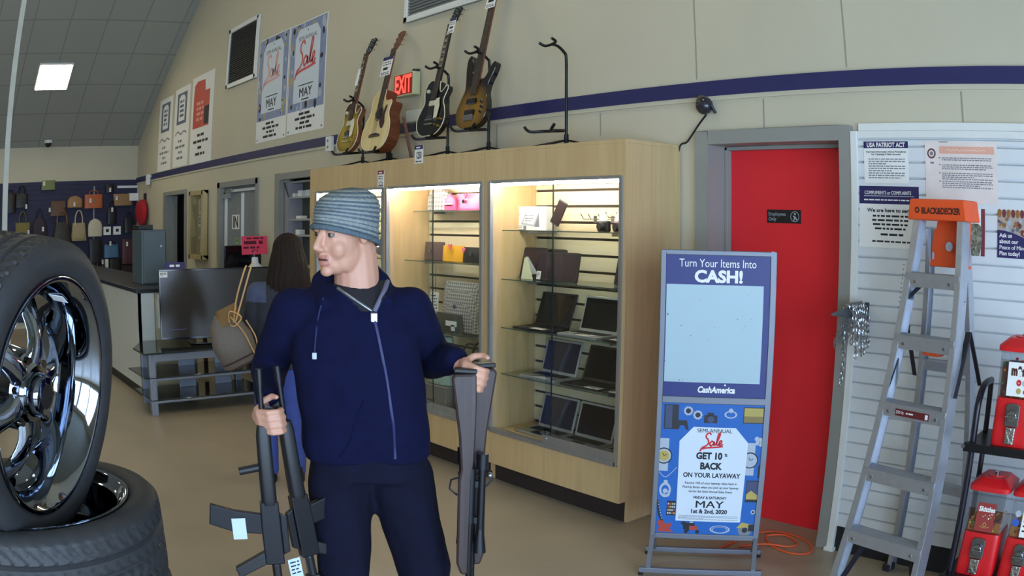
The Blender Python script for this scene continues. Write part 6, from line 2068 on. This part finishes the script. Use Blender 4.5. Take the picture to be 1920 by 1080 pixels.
# ------------------------------------------------------------------ rifles
GUNM = mat('black gun metal', (24, 25, 30), .38, metal=.4, var=.1)
GUNP = mat('black polymer', (22, 22, 24), .5)
WALN = wood('walnut gun stock', (46, 34, 33), (64, 48, 45), 5, rough=.45)
def along(p_top, p_bot, side):
    """local z runs from the muzzle down to the butt, local x is the magazine side"""
    z = (Vector(p_bot) - Vector(p_top)).normalized()
    x = Vector(side)
    x = (x - z * x.dot(z)).normalized()
    y = z.cross(x)
    return Matrix(((x.x, y.x, z.x, p_top[0]), (x.y, y.y, z.y, p_top[1]), (x.z, y.z, z.z, p_top[2]), (0, 0, 0, 1)))
MANM = Matrix.Translation(MANP) @ Matrix.Rotation(MROT, 4, 'Z')
def sport_rifle(lab, top, bot, side, grip=True):
    o = thing('rifle', lab, 'rifle', group=None)
    o.matrix_world = MANM @ along(top, bot, side)
    MB().cyl((0, 0, 0), (0, 0, .05), .011, n=12).cyl((0, 0, .03), (0, 0, .40), .0085, n=12).build('barrel', GUNM, o, smooth=40)
    MB().prism([(-.012, .105), (-.012, .150), (-.042, .135), (-.042, .120)], -.006, .006, M=Matrix(((1, 0, 0, 0), (0, 0, 1, 0), (0, 1, 0, 0), (0, 0, 0, 1)))).build('front_sight', GUNM, o)
    MB().loft([((0, 0, .17), .018, .018, 3), ((0, 0, .20), .023, .023, 3), ((0, 0, .40), .025, .025, 3), ((0, 0, .42), .021, .021, 3)], 20).build('handguard', GUNP, o, smooth=40)
    XZ = Matrix(((1, 0, 0, 0), (0, 0, 1, 0), (0, 1, 0, 0), (0, 0, 0, 1)))
    MB().prism([(-.028, .41), (.030, .41), (.034, .50), (.034, .62), (-.028, .62)], -.018, .018, M=XZ).build('receiver', GUNM, o, bevel=.004)
    MB().prism([(.030, .45), (.030, .515), (.12, .505), (.20, .475), (.19, .41), (.11, .435)], -.012, .012, M=XZ).build('magazine', GUNM, o, bevel=.003)
    MB().prism([(.030, .575), (.030, .62), (.125, .665), (.135, .63)], -.014, .014, M=XZ).build('pistol_grip', GUNP, o, bevel=.004)
    MB().prism([(-.028, .45), (-.05, .46), (-.05, .58), (-.028, .59)], -.010, .010, M=XZ).build('rear_sight', GUNM, o, bevel=.003)
    MB().cyl((0, 0, .62), (0, 0, .70), .015, n=12).prism([(-.022, .69), (.018, .69), (.085, .86), (.085, .90), (-.024, .90)], -.018, .018, M=XZ).build('stock', GUNP, o, bevel=.005)
    if grip:
        MB().cyl((.022, 0, .30), (.085, 0, .31), .013, n=10).build('foregrip', GUNP, o, smooth=40)
    return o
TOPA = (-.248, -.175, 1.225)
r1 = sport_rifle('black rifle held by the barrel, the one hanging straight down', (-.252, -.165, 1.222), (-.240, -.165, .42), (-1, -.15, .1))
r2 = sport_rifle('black rifle held by the barrel, the one slanting behind the other', (-.200, -.130, 1.225), (-.118, -.10, .40), (1, .5, 0), grip=False)
for rr, (x, y, z), nm in ((r1, (.105, -.016, .492), 'price_tag'), (r2, (-.05, -.014, .66), 'price_tag')):
    fm = MB(frame((x, y, z), (1, 0, 0), (0, 0, -1)))
    flat(fm.box(-.022, .022, -.035, .035, 0, .001, 0).print_lines(-.016, .016, .02, .005, 4, .013, .0015, 1), nm, [mat('pale blue tag', (190, 206, 232), .6), INK], rr)
def hunting_rifle(lab, top, bot, side):
    """held butt upwards: local z runs from the butt plate down to the muzzle"""
    o = thing('hunting_rifle', lab, 'rifle')
    o.matrix_world = MANM @ along(top, bot, side)
    XZ = Matrix(((1, 0, 0, 0), (0, 0, 1, 0), (0, 1, 0, 0), (0, 0, 0, 1)))
    MB().prism([(-.016, 0), (.050, .005), (.058, .02), (.030, .20), (.022, .30), (.028, .34), (.026, .62), (.012, .66), (-.010, .66), (-.012, .34), (-.018, .28), (-.020, .10)], -.019, .019, M=XZ).build('stock', WALN, o, bevel=.009)
    MB().box(-.018, .052, -.019, .019, -.012, .002).build('butt_pad', BLACK, o, bevel=.004)
    MB().cyl((-.012, 0, .30), (-.012, 0, .48), .0145, n=12).cyl((-.012, 0, .48), (-.012, 0, 1.04), .0095, .0075, n=12).build('barrel', GUNM, o, smooth=40)
    MB().cyl((-.012, .0, .34), (.02, .05, .335), .005, n=8).ell((.024, .056, .334), .010, 8, 6).build('bolt_handle', STEEL, o, smooth=50)
    MB().tube([(.022, 0, .33), (.050, 0, .34), (.054, 0, .37), (.030, 0, .39)], .0035, 6).build('trigger_guard', GUNM, o, smooth=50)
    MB().cyl((-.045, 0, .28), (-.045, 0, .56), .012, n=12).cyl((-.045, 0, .50), (-.045, 0, .58), .012, .021, n=12).cyl((-.045, 0, .25), (-.045, 0, .30), .018, n=12).box(-.04, -.01, -.006, .006, .34, .36).box(-.04, -.01, -.006, .006, .46, .48).build('scope', GUNM, o, smooth=40)
    return o
hunting_rifle('brown stocked rifle in his left hand, outer of the two, muzzle down', (.412, -.078, 1.205), (.395, -.06, .15), (1, .2, 0))
hunting_rifle('brown stocked rifle in his left hand, the one nearer his leg', (.385, -.118, 1.195), (.340, -.13, .15), (-1, .2, 0))

# ------------------------------------------------------------------ woman standing behind him, seen from the back
WOMP = Vector((-4.85, 2.22, 0))
WROT = math.atan2(.909, .416)
JACK = mat('charcoal jacket', (38, 38, 46), .8, var=.12, scale=16, bump=.25)
SHLD = mat('grey blue cloth', (70, 78, 104), .85)
JEAN = mat('blue denim', (62, 78, 148), .85, var=.12, scale=20, bump=.2)
HAIR = mat('dark brown hair', (36, 25, 18), .7, var=.35, scale=40, bump=.4, stretch=(6, 6, .5), spec=.2)
b = MB()
b.ell((.09, -.01, 1.45), (.075, .09, .105))
b.cap(Vector((.09, 0, 1.38)), .05, Vector((.07, .01, 1.27)), .055)
b.loft([((.02, 0, .85), .14, .10), ((.03, 0, 1.05), .12, .09), ((.05, 0, 1.22), .15, .09), ((.06, 0, 1.29), .08, .06)], 24)
for S_, E_, W_ in ((Vector((-.11, 0, 1.22)), Vector((-.17, -.02, .98)), Vector((-.13, .20, 1.03))), (Vector((.21, 0, 1.22)), Vector((.25, .02, .95)), Vector((.22, .16, .80)))):
    b.cap(Vector((.05, 0, 1.2)), .06, S_, .045)
    b.cap(S_, .045, E_, .037)
    b.cap(E_, .037, W_, .027)
    b.cap(W_, .027, W_ + (W_ - E_).normalized() * .06, .028)
    d = (W_ - E_).normalized()
    for q in range(4):
        a0 = W_ + d * .07 + Vector((0, 0, .022 - .015 * q))
        b.cap(a0, .009, a0 + d * (.055 - .005 * abs(q - 1)) + Vector((0, 0, -.012)), .0075)
    b.cap(W_ + d * .03 + Vector((0, 0, .025)), .010, W_ + d * .065 + Vector((.0, .02, .045)), .008)
for x in (-.07, .10):
    b.cap(Vector((x + .01, 0, .82)), .08, Vector((x, 0, .45)), .05)
    b.cap(Vector((x, 0, .45)), .05, Vector((x, .01, .08)), .035)
woman = blob(b, 'person', [SKIN], voxel=.007, smooth=4)
woman.location = WOMP
woman.rotation_euler = (0, 0, WROT)
tag(woman, 'woman with long brown hair seen from behind with a shoulder bag', 'person')
b = MB()
b.ell((.09, .0, 1.475), (.098, .112, .10))
b.loft([((.09, -.03, 1.20), .135, .085), ((.09, -.03, 1.28), .14, .10), ((.09, -.02, 1.40), .118, .112), ((.09, 0, 1.50), .09, .10)], 28)
blob(b, 'hair', [HAIR], woman, voxel=.009, smooth=6, post=lambda c, n_: c + n_ * (math.sin(math.atan2(c.y, c.x - .09) * 22 + noise.noise(c * 9) * 3) * .0035))
b = MB()
b.loft([((.02, 0, .74), .185, .135, 2.5), ((.025, 0, .90), .175, .13, 2.5), ((.03, 0, 1.05), .165, .12, 2.5), ((.05, 0, 1.20), .185, .115, 2.4), ((.06, 0, 1.275), .11, .08)], 32)
for S_, E_, W_ in ((Vector((-.11, 0, 1.21)), Vector((-.17, -.02, .98)), Vector((-.13, .20, 1.03))), (Vector((.21, 0, 1.21)), Vector((.25, .02, .95)), Vector((.22, .16, .80)))):
    b.cap(Vector((.05, 0, 1.19)), .08, S_, .066)
    b.cap(S_, .066, E_, .056)
    b.cap(E_, .056, W_, .042)
blob(b, 'jacket', [JACK, SHLD], woman, voxel=.009, smooth=8, post=fold, matfn=lambda c, n_: 1 if (c.x < -.05 and c.z > 1.16) else 0)
b = MB()
b.loft([((.02, 0, .93), .15, .11), ((.02, 0, .80), .165, .12), ((.02, 0, .74), .16, .115)], 28)
b.cap(Vector((-.065, 0, .76)), .095, Vector((-.075, 0, .44)), .070)
b.cap(Vector((-.075, 0, .44)), .070, Vector((-.075, .01, .07)), .058)
b.cap(Vector((.10, 0, .76)), .095, Vector((.105, 0, .44)), .070)
b.cap(Vector((.105, 0, .44)), .070, Vector((.11, .01, .07)), .058)
blob(b, 'jeans', [JEAN], woman, voxel=.009, smooth=6, post=pfold)
for x in (-.075, .11):
    MB(Matrix.Translation((x, .05, 0))).loft([((0, 0, 0), .042, .12, 2.6), ((0, 0, .03), .043, .125, 2.6), ((0, -.02, .06), .040, .09), ((0, -.05, .10), .038, .05)], 20).build('shoe', BLACK, woman, smooth=50)
WM = Matrix.Translation(WOMP) @ Matrix.Rotation(WROT, 4, 'Z')
o = thing('shoulder_bag', 'taupe shoulder bag with tan cord straps hanging from the woman', 'bag')
o.matrix_world = WM @ Matrix.Translation((-.205, -.165, .79)) @ Matrix.Rotation(R(-24), 4, 'Y') @ Matrix.Rotation(R(8), 4, 'Z')
MB().loft([((0, 0, .0), .085, .055, 3), ((0, 0, .02), .12, .07, 3), ((0, 0, .16), .135, .075, 3), ((.0, 0, .28), .10, .05, 3), ((.02, 0, .34), .06, .03, 2)], 28).build('body', [mat('taupe leather', (104, 92, 80), .55, bump=.2, scale=50)], o, smooth=50)
MB().loft([((0, 0, -.004), .09, .058, 3), ((0, 0, .05), .128, .074, 3)], 28).build('base', mat('dark brown leather base', (62, 36, 30), .5), o, smooth=50)
MB().loft([((.03, -.01, .26), .085, .05, 3), ((.05, -.01, .36), .07, .03, 3)], 24).build('top_lining', mat('ochre lining', (120, 88, 40), .7), o, smooth=50)
STR = mat('tan cord strap', (196, 152, 98), .55)
for dx in (0, .045):
    MB().tube(smooth_loop([(.055 + dx * .3, -.062, .26), (.13 + dx, -.075, .38), (.235 + dx, -.075, .50), (.27 + dx, -.05, .53)], 5, False), .006, 6).build('strap', STR, o, smooth=60)
MB().tube(smooth_loop([(.05, -.07, .30), (.085, -.085, .18), (.09, -.085, .05), (.10, -.08, .02), (.14, -.07, .12), (.13, -.06, .24)], 5, False), .005, 6).tube(smooth_loop([(.03, -.07, .27), (.06, -.085, .33), (.11, -.08, .27), (.05, -.08, .24)], 5, True), .005, 6).build('tie_cord', STR, o, smooth=60)
MB().cyl((.09, -.088, .035), (.10, -.086, .0), .009, n=10).build('cord_tip', GOLDM, o, smooth=40)
